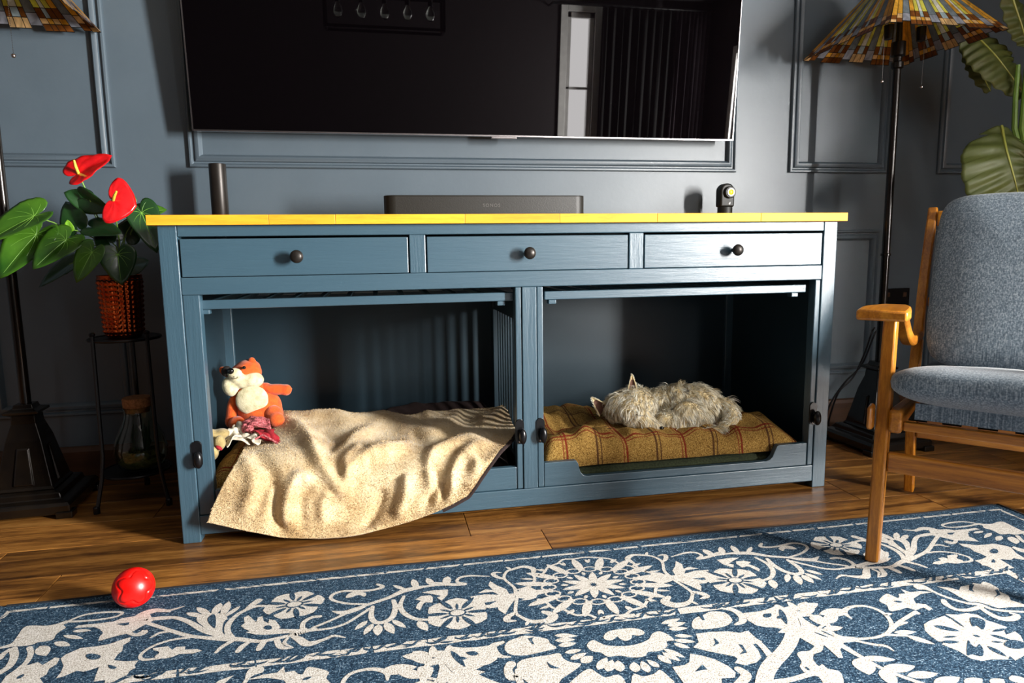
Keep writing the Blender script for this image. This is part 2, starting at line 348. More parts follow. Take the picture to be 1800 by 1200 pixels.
def catmull(pts, n=6, closed=False):
    P = [np.array(p, float) for p in pts]; out = []; L = len(P)
    rng = range(L if closed else L-1)
    for i in rng:
        p1 = P[i]; p2 = P[(i+1) % L]
        p0 = P[i-1] if (closed or i > 0) else p1*2-p2
        p3 = P[(i+2) % L] if (closed or i+2 < L) else p2*2-p1
        for k in range(n):
            t = k/n
            out.append(0.5*((2*p1)+(-p0+p2)*t+(2*p0-5*p1+4*p2-p3)*t*t+(-p0+3*p1-3*p2+p3)*t**3))
    if not closed: out.append(P[-1])
    return out
# ================================================================== THE ROOM
def struct(mb, name, mt, parent=None, **k):
    o = mb.build(name, mt, parent, **k)
    if parent is None: o['kind'] = 'structure'
    return o
struct(MB().box(LX-.1, RX+.1, BY, BY+.1, 0, CEIL), 'wall_back', 'wall')
struct(MB().box(LX-.1, LX, FY, BY, 0, CEIL), 'wall_left', 'roomwall')
wr = MB()
for a in ((FY, -3.05, 0, CEIL), (-2.35, BY, 0, CEIL), (-3.05, -2.35, 0, .45), (-3.05, -2.35, 2.1, CEIL)): wr.box(RX, RX+.1, *a)
struct(wr, 'wall_right', 'roomwall')
wf = MB()
for a in ((LX, 2.50, 0, CEIL), (2.78, RX, 0, CEIL), (2.50, 2.78, 0, 1.0), (2.50, 2.78, 2.5, CEIL)): wf.box(a[0], a[1], FY-.1, FY, a[2], a[3])
struct(wf, 'wall_front', 'roomwall')
struct(MB().box(LX-.1, RX+.1, FY-.1, BY+.1, CEIL, CEIL+.1), 'ceiling', 'ceil')
# windows: frames, bars, panes
def window(n, axis, fixed, a0, a1, z0, z1, bars, label):
    fr = MB(); sg = 1
    def bx(p0, p1, q0, q1, t=.035):
        if axis == 'x': fr.box(fixed+.015, fixed+.065, p0, p1, q0, q1)
        else: fr.box(p0, p1, fixed-.065, fixed-.015, q0, q1)
    bx(a0, a0+.045, z0, z1); bx(a1-.045, a1, z0, z1); bx(a0, a1, z0, z0+.05); bx(a0, a1, z1-.05, z1)
    for b in bars: bx(a0, a1, b-.012, b+.012)
    o = struct(fr, 'window_%d' % n, 'white', bevel=.003)
    ar = MB(); w = .07
    for p0, p1, q0, q1 in ((a0-w, a0, z0-w, z1+w), (a1, a1+w, z0-w, z1+w), (a0, a1, z1, z1+w), (a0-w-.02, a1+w+.02, z0-.04, z0)):
        if axis == 'x': ar.box(fixed-.02, fixed, p0, p1, q0, q1)
        else: ar.box(p0, p1, fixed, fixed+.02, q0, q1)
    ar.build('architrave', 'white', o, bevel=.003)
    return o
window(1, 'x', RX, -3.05, -2.35, .45, 2.1, (1.25,), '')
window(2, 'y', FY, 2.50, 2.78, 1.0, 2.5, (1.80,), '')
# floor and its planks
fl = struct(MB().box(LX-.1, RX+.1, FY-.1, BY, -.06, -.0125), 'floor', 'plank')
PW, PL = .183, 1.29
pm = MB().box(0.0008, PL-.0008, .0006, PW-.0006, -.012, 0).build('plank', 'plank', fl, bevel=.0012, seg=1)
pmesh = pm.data; bpy.data.objects.remove(pm, do_unlink=True)
row = 0; yy = -.314-PW*19
offs = {0: -.262, 1: .817, 2: .35, 3: -.15, 4: .60, 5: .1}
while yy < BY-.001:
    k = round((yy+.314)/PW); off = offs.get(k, ((k*0.47) % 1.0)*PL)
    x = off-PL*math.ceil((off-LX)/PL)
    while x < RX:
        x0 = max(x, LX); x1 = min(x+PL, RX); d = min(PW, BY-yy)
        if x1-x0 > .02:
            if x1-x0 < PL-.01 or d < PW-.01:
                o = MB().box(.0008, x1-x0-.0008, .0006, d-.0006, -.012, 0).build('plank', 'plank', fl, bevel=.0012, seg=1)
            else:
                o = bpy.data.objects.new('plank', pmesh); COL.objects.link(o); o.parent = fl
                b = o.modifiers.new('bevel', 'BEVEL'); b.width = .0012; b.segments = 1
            o.location = (x0, yy, 0)
        x += PL
    yy += PW
# skirting boards
def skirt(x0, x1): return MB().add([(x, y, z) for x in (x0, x1) for y, z in ((BY, 0), (BY-.018, 0), (BY-.018, .105), (BY-.012, .118), (BY-.006, .123), (BY, .123))], [(0, 1, 2, 3, 4, 5), (11, 10, 9, 8, 7, 6)]+[(i, i+6, (i+1) % 6+6, (i+1) % 6) for i in range(6)])
struct(skirt(LX, RX), 'baseboard_back', 'skirt')
struct(MB().box(LX, LX+.018, FY+.02, BY-.02, 0, .12), 'baseboard_left', 'skirt')
struct(MB().box(RX-.018, RX, FY+.02, BY-.02, 0, .12), 'baseboard_right', 'skirt')
# panel mouldings
PROF = [(0, 0), (0, .010), (.003, .015), (.009, .016), (.013, .011), (.015, .006), (.020, .006), (.023, .014), (.030, .018), (.037, .019), (.043, .012), (.045, .005), (.047, 0)]
def moulding(n, x0, x1, z0, z1):
    vs = []; fs = []; k = len(PROF)
    for sx, sz in ((0, 0), (1, 0), (1, 1), (0, 1)):
        for d, h in PROF:
            vs.append(((x0+d) if not sx else (x1-d), BY-h-.0001, (z0+d) if not sz else (z1-d)))
    for c in range(4):
        for i in range(k-1):
            a = c*k+i; b = ((c+1) % 4)*k+i
            fs.append((a, a+1, b+1, b))
    o = MB().add(vs, fs).build('trim_%d' % n, 'wall', smooth=True, angle=30); o['kind'] = 'structure'
for i, a in enumerate([(-.805, -.323, 1.137, 2.4), (-.076, 2.093, 1.140, 2.4), (2.343, 2.828, 1.141, 2.4), (3.088, 3.573, 1.142, 2.4),
                       (-.805, -.323, .242, .893), (2.343, 2.812, .242, .893), (3.088, 3.573, .242, .893)]): moulding(i+1, *a)
# double socket
st = thing('wall_socket', 'black double socket plate on the dark wall behind the floor lamp by the armchair', 'socket', (2.912, BY, .582))
MB().box(2.842, 2.984, BY-.012, BY-.0005, .537, .627).build('plate', 'black', st, w=True, bevel=.003)
for x in (2.868, 2.955): MB().box(x-.008, x+.008, BY-.017, BY-.011, .588, .608).build('switch', 'skirt', st, w=True, bevel=.001)

# ================================================================== TELEVISION
ty, tz0 = .625, 1.258; tH = 1.165; tx0, tx1 = -.038, 2.030
tvr = thing('television', 'large black flat television on the blue panelled wall above the sideboard', 'television', ((tx0+tx1)/2, ty, tz0))
tvr.rotation_euler = (math.radians(4.2), 0, 0)
hw = (tx1-tx0)/2
MB().box(-hw, hw, .004, .034, 0, tH).build('housing', 'plastic', tvr, bevel=.002)
MB().box(-hw+.003, hw-.003, 0.0, .0045, .004, tH-.003).build('screen', 'screen', tvr)
rim = MB().box(-hw-.0015, -hw+.003, -.0015, .03, -.001, tH).box(hw-.0015, hw+.001, -.0015, .03, -.001, tH).box(-hw, hw, -.0015, .03, -.002, .003)
rim.build('bezel', 'silver', tvr)
MB().box(.03, .13, -.003, .02, -.010, -.0021).build('sensor_bar', 'silver', tvr, bevel=.002)
MB().box(-.3, .3, .034, .05, .15, .7).build('wall_mount', 'black', tvr)

# ================================================================== SIDEBOARD
CW, CD, CT = 2.07, .665, .905
sb = thing('dog_crate_sideboard', 'blue painted sideboard with oak top, three drawers and two open dog compartments', 'sideboard', (CW/2, CD/2, 0))
def P_(name, mb, mt='paint', parent=sb, bevel=.0025, **k): return mb.build(name, mt, parent, w=True, bevel=bevel, **k)
top = P_('countertop', MB().box(-.0195, 2.0905, -.018, .70, .9052, .9310), 'oak', bevel=0)
x = 0
for r_, (ya, yb) in enumerate([(-.020, .10), (.101, .24), (.241, .38), (.381, .52), (.521, .701)]):
    cuts = [-.020, .292, .47, .835, 1.12, 1.43, 1.78, 2.091] if r_ == 0 else [-.02]+sorted(random.uniform(.1+i*.4, .4+i*.4) for i in range(5))+[2.091]
    for a, b in zip(cuts[:-1], cuts[1:]): P_('stave', MB().box(a+.0002, b-.0002, ya, yb, .905, .932), 'oak', top, bevel=.0012)
for x0, x1 in ((0, .049), (CW-.049, CW)):
    P_('stile', MB().box(x0, x1, 0, .045, 0, CT), 'paintv'); P_('stile', MB().box(x0, x1, CD-.045, CD, 0, CT), 'paintv')
P_('centre_stile', MB().box(1.006, 1.051, 0, .045, .080, .7152), 'paintv')
for x in (.049, .985, 1.0525, 2.0):
    P_('jamb', MB().box(x+.001, x+(.0445 if x == .049 else .0195 if x < 2 else .0198), .004, .04, .081, .7148), 'paintv')
P_('rail', MB().box(.0492, CW-.0492, .001, .04, .8745, CT)); P_('rail', MB().box(.0492, CW-.0492, .001, .04, .7154, .7630)); P_('rail', MB().box(.0492, CW-.0492, .001, .04, .023, .0795))
P_('rail', MB().box(.0492, CW-.0492, CD-.04, CD-.005, .023, .0795)); 
for x in (.6735, 1.3475): P_('drawer_divider', MB().box(x, x+.047, .001, .045, .7632, .8743), 'paintv')
for x0, x1 in ((.002, .018), (CW-.018, CW-.002)): P_('side_panel', MB().box(x0, x1, .045, CD-.045, .03, CT), 'paintshade', bevel=0)
P_('back_panel', MB().box(.049, CW-.049, CD-.03, CD-.016, .03, CT), 'paintshade', bevel=0)
P_('base_panel', MB().box(.019, CW-.019, .041, CD-.031, .060, .078), 'paintshade', bevel=0)
P_('inner_shelf', MB().box(.019, CW-.019, .046, CD-.031, .752, .764), 'paintshade', bevel=0)
# drawers
for x0, x1, kx in ((.0494, .6735, .361), (.7205, 1.3475, 1.026), (1.3945, 2.0206, 1.699)):
    d = P_('drawer', MB().box(x0+.004, x1-.004, .002, .020, .7645, .8682), 'paint', bevel=.002)
    P_('drawer_box', MB().box(x0+.01, x1-.01, .021, .5, .768, .86), 'paintshade', d, bevel=0)
    k = MB().lathe([(.006, 0), (.0055, .012), (.0075, .018), (.0165, .024), (.0185, .030), (.0165, .036), (.010, .040), (.001, .0415)], 24, mtx=rot('X', 90), c=(kx, .002, .8165))
    P_('knob', k, 'knob', d, bevel=0, smooth=True, angle=60)
# front boards
P_('front_board', MB().box(.095, .984, .006, .026, .0805, .152), 'paint')
pts = [(1.0735, .0805), (1.9985, .0805), (1.9985, .158), (1.893, .158), (1.886, .154), (1.877, .135), (1.870, .118), (1.860, .1085), (1.845, .1045), (1.215, .1045), (1.203, .107), (1.194, .116), (1.189, .130), (1.185, .148), (1.178, .158), (1.0735, .158)]
fb = MB(); n_ = len(pts)
fb.add([(x, .006, z) for x, z in pts]+[(x, .026, z) for x, z in pts], [tuple(range(n_)), tuple(range(2*n_-1, n_-1, -1))]+[(i, i+n_, (i+1) % n_+n_, (i+1) % n_) for i in range(n_)])
P_('front_board', fb, 'paint', bevel=.0015)
# flap doors pushed back under the top
for x0, x1 in ((.072, .986), (1.084, 1.985)):
    d = P_('flap_door', MB().box(x0, x1, .030, .052, .672, .698), 'paint')
    P_('back_rail', MB().box(x0, x1, .55, .575, .676, .694), 'paint', d)
    for a in (x0, x1-.03): P_('side_rail', MB().box(a, a+.03, .053, .549, .676, .694), 'paint', d)
    n_ = 11
    for i in range(1, n_): P_('door_bar', MB().box(x0+(x1-x0)*i/n_-.008, x0+(x1-x0)*i/n_+.008, .0525, .5495, .680, .692), 'paint', d, bevel=.001)
    for a in (x0+.014, x1-.05): P_('runner', MB().box(a, a+.024, .034, .060, .658, .6715), 'paint', d, bevel=.002)
# barred divider between the two compartments
dv = P_('divider_post', MB().box(1.012, 1.046, .575, .630, .079, .751), 'paintshade')
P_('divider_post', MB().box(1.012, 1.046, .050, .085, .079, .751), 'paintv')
P_('divider_beam', MB().box(1.014, 1.044, .086, .574, .60, .66), 'paintshade'); P_('divider_beam', MB().box(1.014, 1.044, .086, .574, .079, .13), 'paintshade')
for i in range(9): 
    y = .135+i*.049; P_('divider_bar', MB().box(1.022, 1.036, y-.008, y+.008, .1302, .5998), 'paintshade', bevel=.001)
# turn-button latches
for lx, lz, flip in ((.057, .263, 1), (.994, .267, 1), (1.060, .267, 1), (2.011, .262, 1)):
    pl = MB(); pr = []
    for k in range(24):
        a = 2*PI*k/24; cz = .026*(1 if math.sin(a) >= 0 else -1); pr.append((lx+.0120*math.cos(a), lz+cz+.0120*math.sin(a)))
    pl.add([(x, .0035, z) for x, z in pr]+[(x, -.004, z) for x, z in pr], [tuple(range(24)), tuple(range(47, 23, -1))]+[(i, (i+1) % 24, (i+1) % 24+24, i+24) for i in range(24)])
    l = P_('latch', pl, 'black', bevel=.001)
    P_('latch_lever', MB().ell((lx+.006, -.018, lz-.012), (.0125, .012, .025)).lathe([(.007, 0), (.006, .012)], 12, mtx=rot('X', 90), c=(lx+.002, -.004, lz+.002)), 'black', l, bevel=0, smooth=True)
    P_('latch_screw', MB().ell((lx-.001, -.005, lz-.031), (.0035, .002, .0035), n=10), 'chrome', l, bevel=0, smooth=True)

# ================================================================== ON THE SIDEBOARD
TZ = .932
# soundbar
sbx0, sbx1, sy0, sy1, sh = .611, 1.322, .36, .47, .083
snd = thing('soundbar', 'long low black soundbar in the middle of the oak worktop under the television', 'soundbar', ((sbx0+sbx1)/2, (sy0+sy1)/2, TZ))
def rrect(x0, x1, y0, y1, r, n=8):
    out = []
    for cx, cy, a0 in ((x1-r, y0+r, -90), (x1-r, y1-r, 0), (x0+r, y1-r, 90), (x0+r, y0+r, 180)):
        for k in range(n+1):
            a = math.radians(a0+90*k/n); out.append((cx+r*math.cos(a), cy+r*math.sin(a)))
    return out
def extrude(pts, z0, z1, mb=None):
    mb = mb or MB(); n = len(pts)
    return mb.add([(x, y, z0) for x, y in pts]+[(x, y, z1) for x, y in pts], [tuple(range(n-1, -1, -1)), tuple(range(n, 2*n))]+[(i, (i+1) % n, (i+1) % n+n, i+n) for i in range(n)])
extrude(rrect(sbx0+.002, sbx1-.002, sy0+.002, sy1-.002, .038), TZ, TZ+.006).build('foot', 'dark', snd, w=True)
extrude(rrect(sbx0, sbx1, sy0, sy1, .040), TZ+.006, TZ+sh-.004).build('grille', 'plastic', snd, w=True, smooth=True)
extrude(rrect(sbx0, sbx1, sy0, sy1, .040), TZ+sh-.004, TZ+sh).build('top_plate', 'plastic', snd, w=True, smooth=True, bevel=.0015)
def text(body, size, loc, rx, parent, mt, name='lettering', ext=.0004, rz=0):
    c = bpy.data.curves.new(name, 'FONT'); c.body = body; c.size = size; c.extrude = ext; c.align_x = 'CENTER'; c.align_y = 'CENTER'; c.space_character = 1.25; c.offset = size*.012
    o = bpy.data.objects.new(name, c); COL.objects.link(o)
    dg = bpy.context.evaluated_depsgraph_get(); me = bpy.data.meshes.new_from_object(o.evaluated_get(dg)); bpy.data.objects.remove(o, do_unlink=True)
    me.materials.clear(); me.materials.append(M[mt]); o = bpy.data.objects.new(name, me); COL.objects.link(o)
    o.parent = parent; o.matrix_world = Matrix(); o.location = mat_of(parent).inverted() @ Vector(loc); o.rotation_euler = (rx, 0, rz); return o
M['logo'] = mat('grey_print', (0.10, 0.095, 0.09), rough=.4)
text('SONOS', .0160, (onY(864, 361, sy0).x, sy0-.0006, onY(864, 361, sy0).z), PI/2, snd, 'logo')
# tall cylinder speaker
spk = thing('cylinder_speaker', 'slim dark cylinder speaker standing at the left end of the oak worktop', 'speaker', (.043, .585, TZ))
MB().lathe([(.0270, 0), (.0285, .003), (.0285, .202), (.0280, .206), (.0250, .207), (.0250, .206), (.001, .206)], 36, c=(.043, .585, TZ)).build('casing', 'bronze_matt' if 'bronze_matt' in M else 'knob', spk, w=True, smooth=True)
MB().lathe([(.0285, 0), (.0285, .001), (.0288, .0015), (.0288, .006)], 36, c=(.043, .585, TZ+.012), cap=False).build('base_ring', 'black', spk, w=True, smooth=True)
# small camera with lens
dc = thing('indoor_camera', 'small black camera with white ringed lens on the right end of the worktop', 'camera', (1.982, .585, TZ))
dx, dy = 1.982, .585
MB().lathe([(.027, 0), (.0295, .003), (.0295, .052), (.0290, .054)], 32, c=(dx, dy, TZ)).build('base', 'plastic', dc, w=True, smooth=True)
bd = MB(); prf = []
for k in range(33):
    a = PI*k/32; prf.append((dx+.0305*math.cos(a), TZ+.118+.0305*math.sin(a)))
prf += [(dx-.0305, TZ+.0545), (dx+.0305, TZ+.0545)]
n_ = len(prf); bd.add([(x, dy-.022, z) for x, z in prf]+[(x, dy+.024, z) for x, z in prf], [tuple(range(n_)), tuple(range(2*n_-1, n_-1, -1))]+[(i, i+n_, (i+1) % n_+n_, (i+1) % n_) for i in range(n_)])
bd.build('body', 'plastic', dc, w=True, smooth=True, bevel=.007, seg=3)
lens = MB().lathe([(.024, 0), (.024, .010), (.021, .014), (.018, .014)], 32, mtx=rot('X', 90), c=(dx+.006, dy-.020, TZ+.112)); lb = lens.build('lens_housing', 'plastic', dc, w=True, smooth=True)
M['ringw'] = mat('white_ring', (.9, .9, .86), rough=.3); M['lime'] = mat('lime_lens', (.75, .72, .03), rough=.2)
MB().lathe([(.0155, 0), (.0155, .003), (.0110, .003), (.0110, 0)], 32, mtx=rot('X', 90), c=(dx+.006, dy-.034, TZ+.112), cap=False).build('lens_ring', 'ringw', lb, w=True, smooth=True)
MB().lathe([(.0115, 0), (.0115, .001), (.006, .003), (.001, .0035)], 24, mtx=rot('X', 90), c=(dx+.006, dy-.034, TZ+.112)).build('lens', 'lime', lb, w=True, smooth=True)
MB().ell((dx+.007, dy-.0225, TZ+.067), (.0036, .0012, .004), n=10).add([(dx+.006, dy-.0232, TZ+.071), (dx+.011, dy-.0232, TZ+.074), (dx+.0108, dy-.0232, TZ+.066)], [(0, 1, 2)]).build('logo', 'ringw', dc, w=True)

# ================================================================== FLOOR LAMPS
def lamp(cx, cy, rz, label, ph):
    L = thing('floor_lamp', label, 'floor lamp', (cx, cy, 0), 0, 'stained glass floor lamps')
    def B(name, mb, mt='bronze', par=None, **k): return mb.build(name, mt, par or L, w=False, **k)
    R3 = Matrix.Rotation(rz, 3, 'Z')
    def sq(prof, mb=None):
        mb = mb or MB(); vs = []
        for r, z in prof:
            for sx, sy in ((-1, -1), (1, -1), (1, 1), (-1, 1)): vs.append(R3 @ Vector((sx*r, sy*r, z)))
        fs = [(0, 3, 2, 1)]+[(j*4+i, j*4+(i+1) % 4, j*4+4+(i+1) % 4, j*4+4+i) for j in range(len(prof)-1) for i in range(4)]+[tuple(len(vs)-4+i for i in range(4))]
        return mb.add(vs, fs)
    B('base', sq([(.128, .012), (.145, .014), (.145, .040), (.138, .050), (.112, .056), (.108, .074), (.092, .080)]), bevel=.003)
    for sx in (-1, 1):
        for sy in (-1, 1): B('foot', MB().add([R3 @ Vector(v) for v in [(sx*x, sy*y, z) for x in (.105, .152) for y in (.105, .152) for z in (0, .022)]], [(0, 1, 3, 2), (4, 6, 7, 5), (0, 4, 5, 1), (2, 3, 7, 6), (0, 2, 6, 4), (1, 5, 7, 3)]), bevel=.003)
    B('pedestal', sq([(.088, .081), (.080, .090), (.070, .14), (.052, .235), (.036, .290), (.034, .318)]), bevel=.003)
    for k in range(4):
        Rk = Matrix.Rotation(rz+k*PI/2, 3, 'Z')
        B('fluting', MB().add([Rk @ Vector(v) for v in [(-.030, -.079, .095), (.030, -.079, .095), (.018, -.059, .215), (-.018, -.059, .215), (-.026, -.086, .1), (.026, -.086, .1), (.014, -.064, .21), (-.014, -.064, .21)]], [(4, 5, 6, 7), (0, 1, 5, 4), (1, 2, 6, 5), (2, 3, 7, 6), (3, 0, 4, 7)]), bevel=.002)
    B('collar', sq([(.036, .318), (.050, .324), (.050, .332), (.030, .338), (.026, .352)]), bevel=.002)
    B('pole', MB().lathe([(.0165, .35), (.0155, .78), (.019, .782), (.019, .790), (.0155, .793), (.0145, 1.50), (.022, 1.505), (.022, 1.525), (.016, 1.53), (.016, 1.545), (.026, 1.55), (.026, 1.60), (.012, 1.605), (.008, 1.86)], 20), smooth=True)
    # square pyramid shade: every glass piece on its own
    zr, hr, zt, ht = 1.592, .240, 1.850, .045
    sh = B('shade', MB(), 'lead'); came = MB()
    def fp(k, s, t, out=0):     # face k, s -1..1 across, t 0 rim .. 1 top
        h = hr+(ht-hr)*t; z = zr+(zt-zr)*t
        v = Vector((s*h, -h-out*.75, z+out*.65)); return Matrix.Rotation(k*PI/2, 3, 'Z') @ v
    segs = [(-1, -.90, 'd'), (-.90, -.80, 'a'), (-.80, -.66, 'b'), (-.66, -.56, 'a'), (-.56, -.47, 'y'), (-.47, -.40, 'c'), (-.40, -.30, 'y'), (-.30, -.14, 'b'), (-.14, -.06, 'y'), (-.06, .06, 'c'), (.06, .14, 'y'), (.14, .30, 'b'), (.30, .40, 'a'), (.40, .47, 'c'), (.47, .56, 'y'), (.56, .66, 'a'), (.66, .80, 'b'), (.80, .90, 'a'), (.90, 1, 'd')]
    for k in range(4):
        for i, (s0, s1, c) in enumerate(segs):
            mid = abs((s0+s1)/2)
            if c == 'b': cuts, cols = [.97, .15, .02], ['b', 'v']
            elif mid < .15: cuts, cols = [.97, .20, .10, -.01], [c, 'w' if mid < .03 else 'd', 't']
            elif mid < .70: cuts, cols = [.97, .20, .10, .04, -.03], [c, 'w' if c == 'c' else 'd', 'a' if i % 2 else 't', 'd']
            elif mid < .87: cuts, cols = [.97, .14, .06, -.01], [c, 't', 'd']
            else: cuts, cols = [.97, .10, .03, -.02], ['a', 'd', 't']
            for j in range(len(cuts)-1):
                t1 = cuts[j]-.004; t0 = cuts[j+1]+.004; w = .006
                q = [fp(k, s0+w, t0), fp(k, s1-w, t0), fp(k, s1-w, t1), fp(k, s0+w, t1)]
                nrm = (q[1]-q[0]).cross(q[3]-q[0]).normalized()*.0013
                MB().add([v-nrm for v in q]+[v+nrm for v in q], [(3, 2, 1, 0), (4, 5, 6, 7), (0, 1, 5, 4), (1, 2, 6, 5), (2, 3, 7, 6), (3, 0, 4, 7)]).build('pane', GL[cols[j]], sh)
                came.tube([fp(k, s0, cuts[j+1]), fp(k, s1, cuts[j+1])], .0014, 4)
            came.tube([fp(k, s0, cuts[-1]), fp(k, s0, .97)], .0015, 4); came.tube([fp(k, s1, cuts[-1]), fp(k, s1, .97)], .0015, 4)
    vs = came
    me = bpy.data.meshes.new('shade'); me.from_pydata([tuple(v) for v in came.v], [], came.f); me.materials.append(M['lead']); sh.data = me
    B('shade_cap', sq([(.060, 1.836), (.058, 1.846), (.044, 1.856), (.012, 1.862), (.010, 1.875), (.002, 1.885)]), 'bronze', bevel=.002)
    for sx in (-1, 1):
        ch = MB(); zb = 1.435 if sx > 0 else 1.45
        x0, y0 = (.088*sx), -.03
        for i in range(34): ch.ell((x0, y0, 1.60-i*(1.60-zb)/34), (.0014, .0014, .0016), n=6)
        c = B('pull_chain', ch, 'chrome'); B('chain_ball', MB().ell((x0, y0, zb-.005), (.0065, .0065, .0065)), 'silver', c, smooth=True)
        B('lamp_socket', MB().lathe([(.016, 0), (.018, .03), (.018, .05)], 14, c=(x0*.8, y0, 1.60)), 'bronze', smooth=True)
    return L
lamp(-.565, .430, math.radians(4), 'bronze floor lamp with square stained glass shade beside the red flowering plant', 0)
lamp(2.592, .400, math.radians(3), 'bronze floor lamp with square stained glass shade between sideboard and armchair', 1)
# ================================================================== PLANT STAND, ANTHURIUM, JAR
sx, sy = -.250, .43
ps = thing('plant_stand', 'two tier black metal plant stand between the left lamp and the sideboard', 'plant stand', (sx, sy, 0))
for z in (.555, .105):
    rg = MB(); n = 32; rad = .105
    rg.tube([(sx+rad*math.cos(2*PI*i/n), sy+rad*math.sin(2*PI*i/n), z) for i in range(n+1)], .005, 8); t = rg.build('ring', 'black', ps, w=True, smooth=True)
    MB().lathe([(.1, z-.002), (.1, z+.002)], 32, c=(sx, sy, 0)).build('shelf_plate', 'black', ps, w=True)
for a in (225, 315, 90):
    c, s_ = math.cos(math.radians(a+8)), math.sin(math.radians(a+8))
    MB().tube([(sx+.150*c, sy+.150*s_, 0), (sx+.123*c, sy+.123*s_, .105), (sx+.113*c, sy+.113*s_, .18), (sx+.109*c, sy+.109*s_, .575)], .0065, 8).build('leg', 'black', ps, w=True, smooth=True)
    MB().lathe([(.010, 0), (.010, .02), (.008, .024)], 12, c=(sx+.149*c, sy+.149*s_, 0)).build('foot', 'black', ps, w=True)
    MB().ell((sx+.109*c, sy+.109*s_, .578), (.010, .010, .008), n=10).build('finial', 'black', ps, w=True, smooth=True)
# pot
PT = thing('potted_anthurium', 'red flowering anthurium in a hammered copper pot on the tall black stand', 'potted plant', (sx, sy, .557))
n, hN = 192, 104; vs = []; fs = []
for j in range(hN+1):
    t = j/hN; z = .557+.205*t; r = .057+.009*t-.010*(1-min(1, t*8))**2
    for i in range(n):
        a = 2*PI*i/n
        q = abs(math.sin(12*a))*abs(math.sin(t*13*PI)); rr = r+.0042*q**1.3*(1 if .05 < t < .95 else 0)
        vs.append((sx+rr*math.cos(a), sy+rr*math.sin(a), z))
for j in range(hN):
    for i in range(n): fs.append((j*n+i, j*n+(i+1) % n, (j+1)*n+(i+1) % n, (j+1)*n+i))
fs.append(tuple(range(n-1, -1, -1)))
pot = MB().add(vs, fs).build('pot', 'copper', PT, w=True, smooth=True, angle=60)
MB().lathe([(.068, .745), (.066, .75), (.001, .752)], 24, c=(sx, sy, 0)).build('soil', 'soil', PT, w=True)
def heart(base, tip, face, wid, mt, fold=.25, droop=.12, parent=None, vein=True, name='leaf', wave=0.0, vm='vein'):
    B = Vector(base); T = Vector(tip); L = (T-B).length; ax = (T-B)/L
    nn = Vector(face); nn = (nn-ax*nn.dot(ax)).normalized(); sd = nn.cross(ax)
    tab = [(0, 1.0), (12, .84), (25, .68), (40, .57), (60, .50), (80, .475), (100, .47), (120, .46), (140, .42), (155, .35), (168, .22), (180, .06)]
    def rad(th):
        th = abs(th)
        for (a, r0), (b, r1) in zip(tab[:-1], tab[1:]):
            if th <= b: k = (th-a)/(b-a); return r0+(r1-r0)*k
        return .06
    na, nr = 40, 7; vs = [B]; fs = []
    for j in range(1, nr+1):
        s_ = j/nr
        for i in range(na):
            th = -180+360*i/na; r = rad(th)*L*s_; x = r*math.cos(math.radians(th)); y = r*math.sin(math.radians(th))*wid/(L*.95)
            z = fold*abs(y)*(1-.45*abs(y)/(L*.5+1e-6))-droop*L*(x/L)**2*(1 if x > 0 else .6)+wave*math.sin(th*.14+j)*r
            z += .010*L*math.cos(th*PI/180*22)*s_*(1 if abs(th) < 150 else 0)*.5
            vs.append(B+ax*x+sd*y+nn*z)
    for i in range(na): fs.append((0, 1+(i+1) % na, 1+i))
    for j in range(nr-1):
        for i in range(na): fs.append((1+j*na+i, 1+j*na+(i+1) % na, 1+(j+1)*na+(i+1) % na, 1+(j+1)*na+i))
    o = MB().add(vs, fs).build(name, mt, parent, w=True, smooth=True, angle=80)
    s = o.modifiers.new('solid', 'SOLIDIFY'); s.thickness = .0008; s.offset = 0
    if vein:
        def P(x, y): return B+ax*x+sd*y+nn*(fold*abs(y)*(1-.45*abs(y)/(L*.5))-droop*L*(x/L)**2*(1 if x > 0 else .6)+.0006)
        v = MB().tube([P(L*k/10, 0) for k in range(10)], [.0013*(1-k/11) for k in range(10)], 5)
        for q in (-1, 1):
            for th, ln in ((150, .30), (110, .36), (70, .38), (42, .46)):
                e = [(L*ln*k/5*math.cos(math.radians(th-k*3)), q*wid*ln*1.02*k/5*math.sin(math.radians(th-k*3))) for k in range(6)]
                v.tube([P(*p) for p in e], [.0007*(1-k/7) for k in range(6)], 4)
        v.build('leaf_veins', vm, o, w=True, smooth=True)
    return o
top_ = Vector((sx, sy, .75))
toC = Vector((.35, -.9, .35))
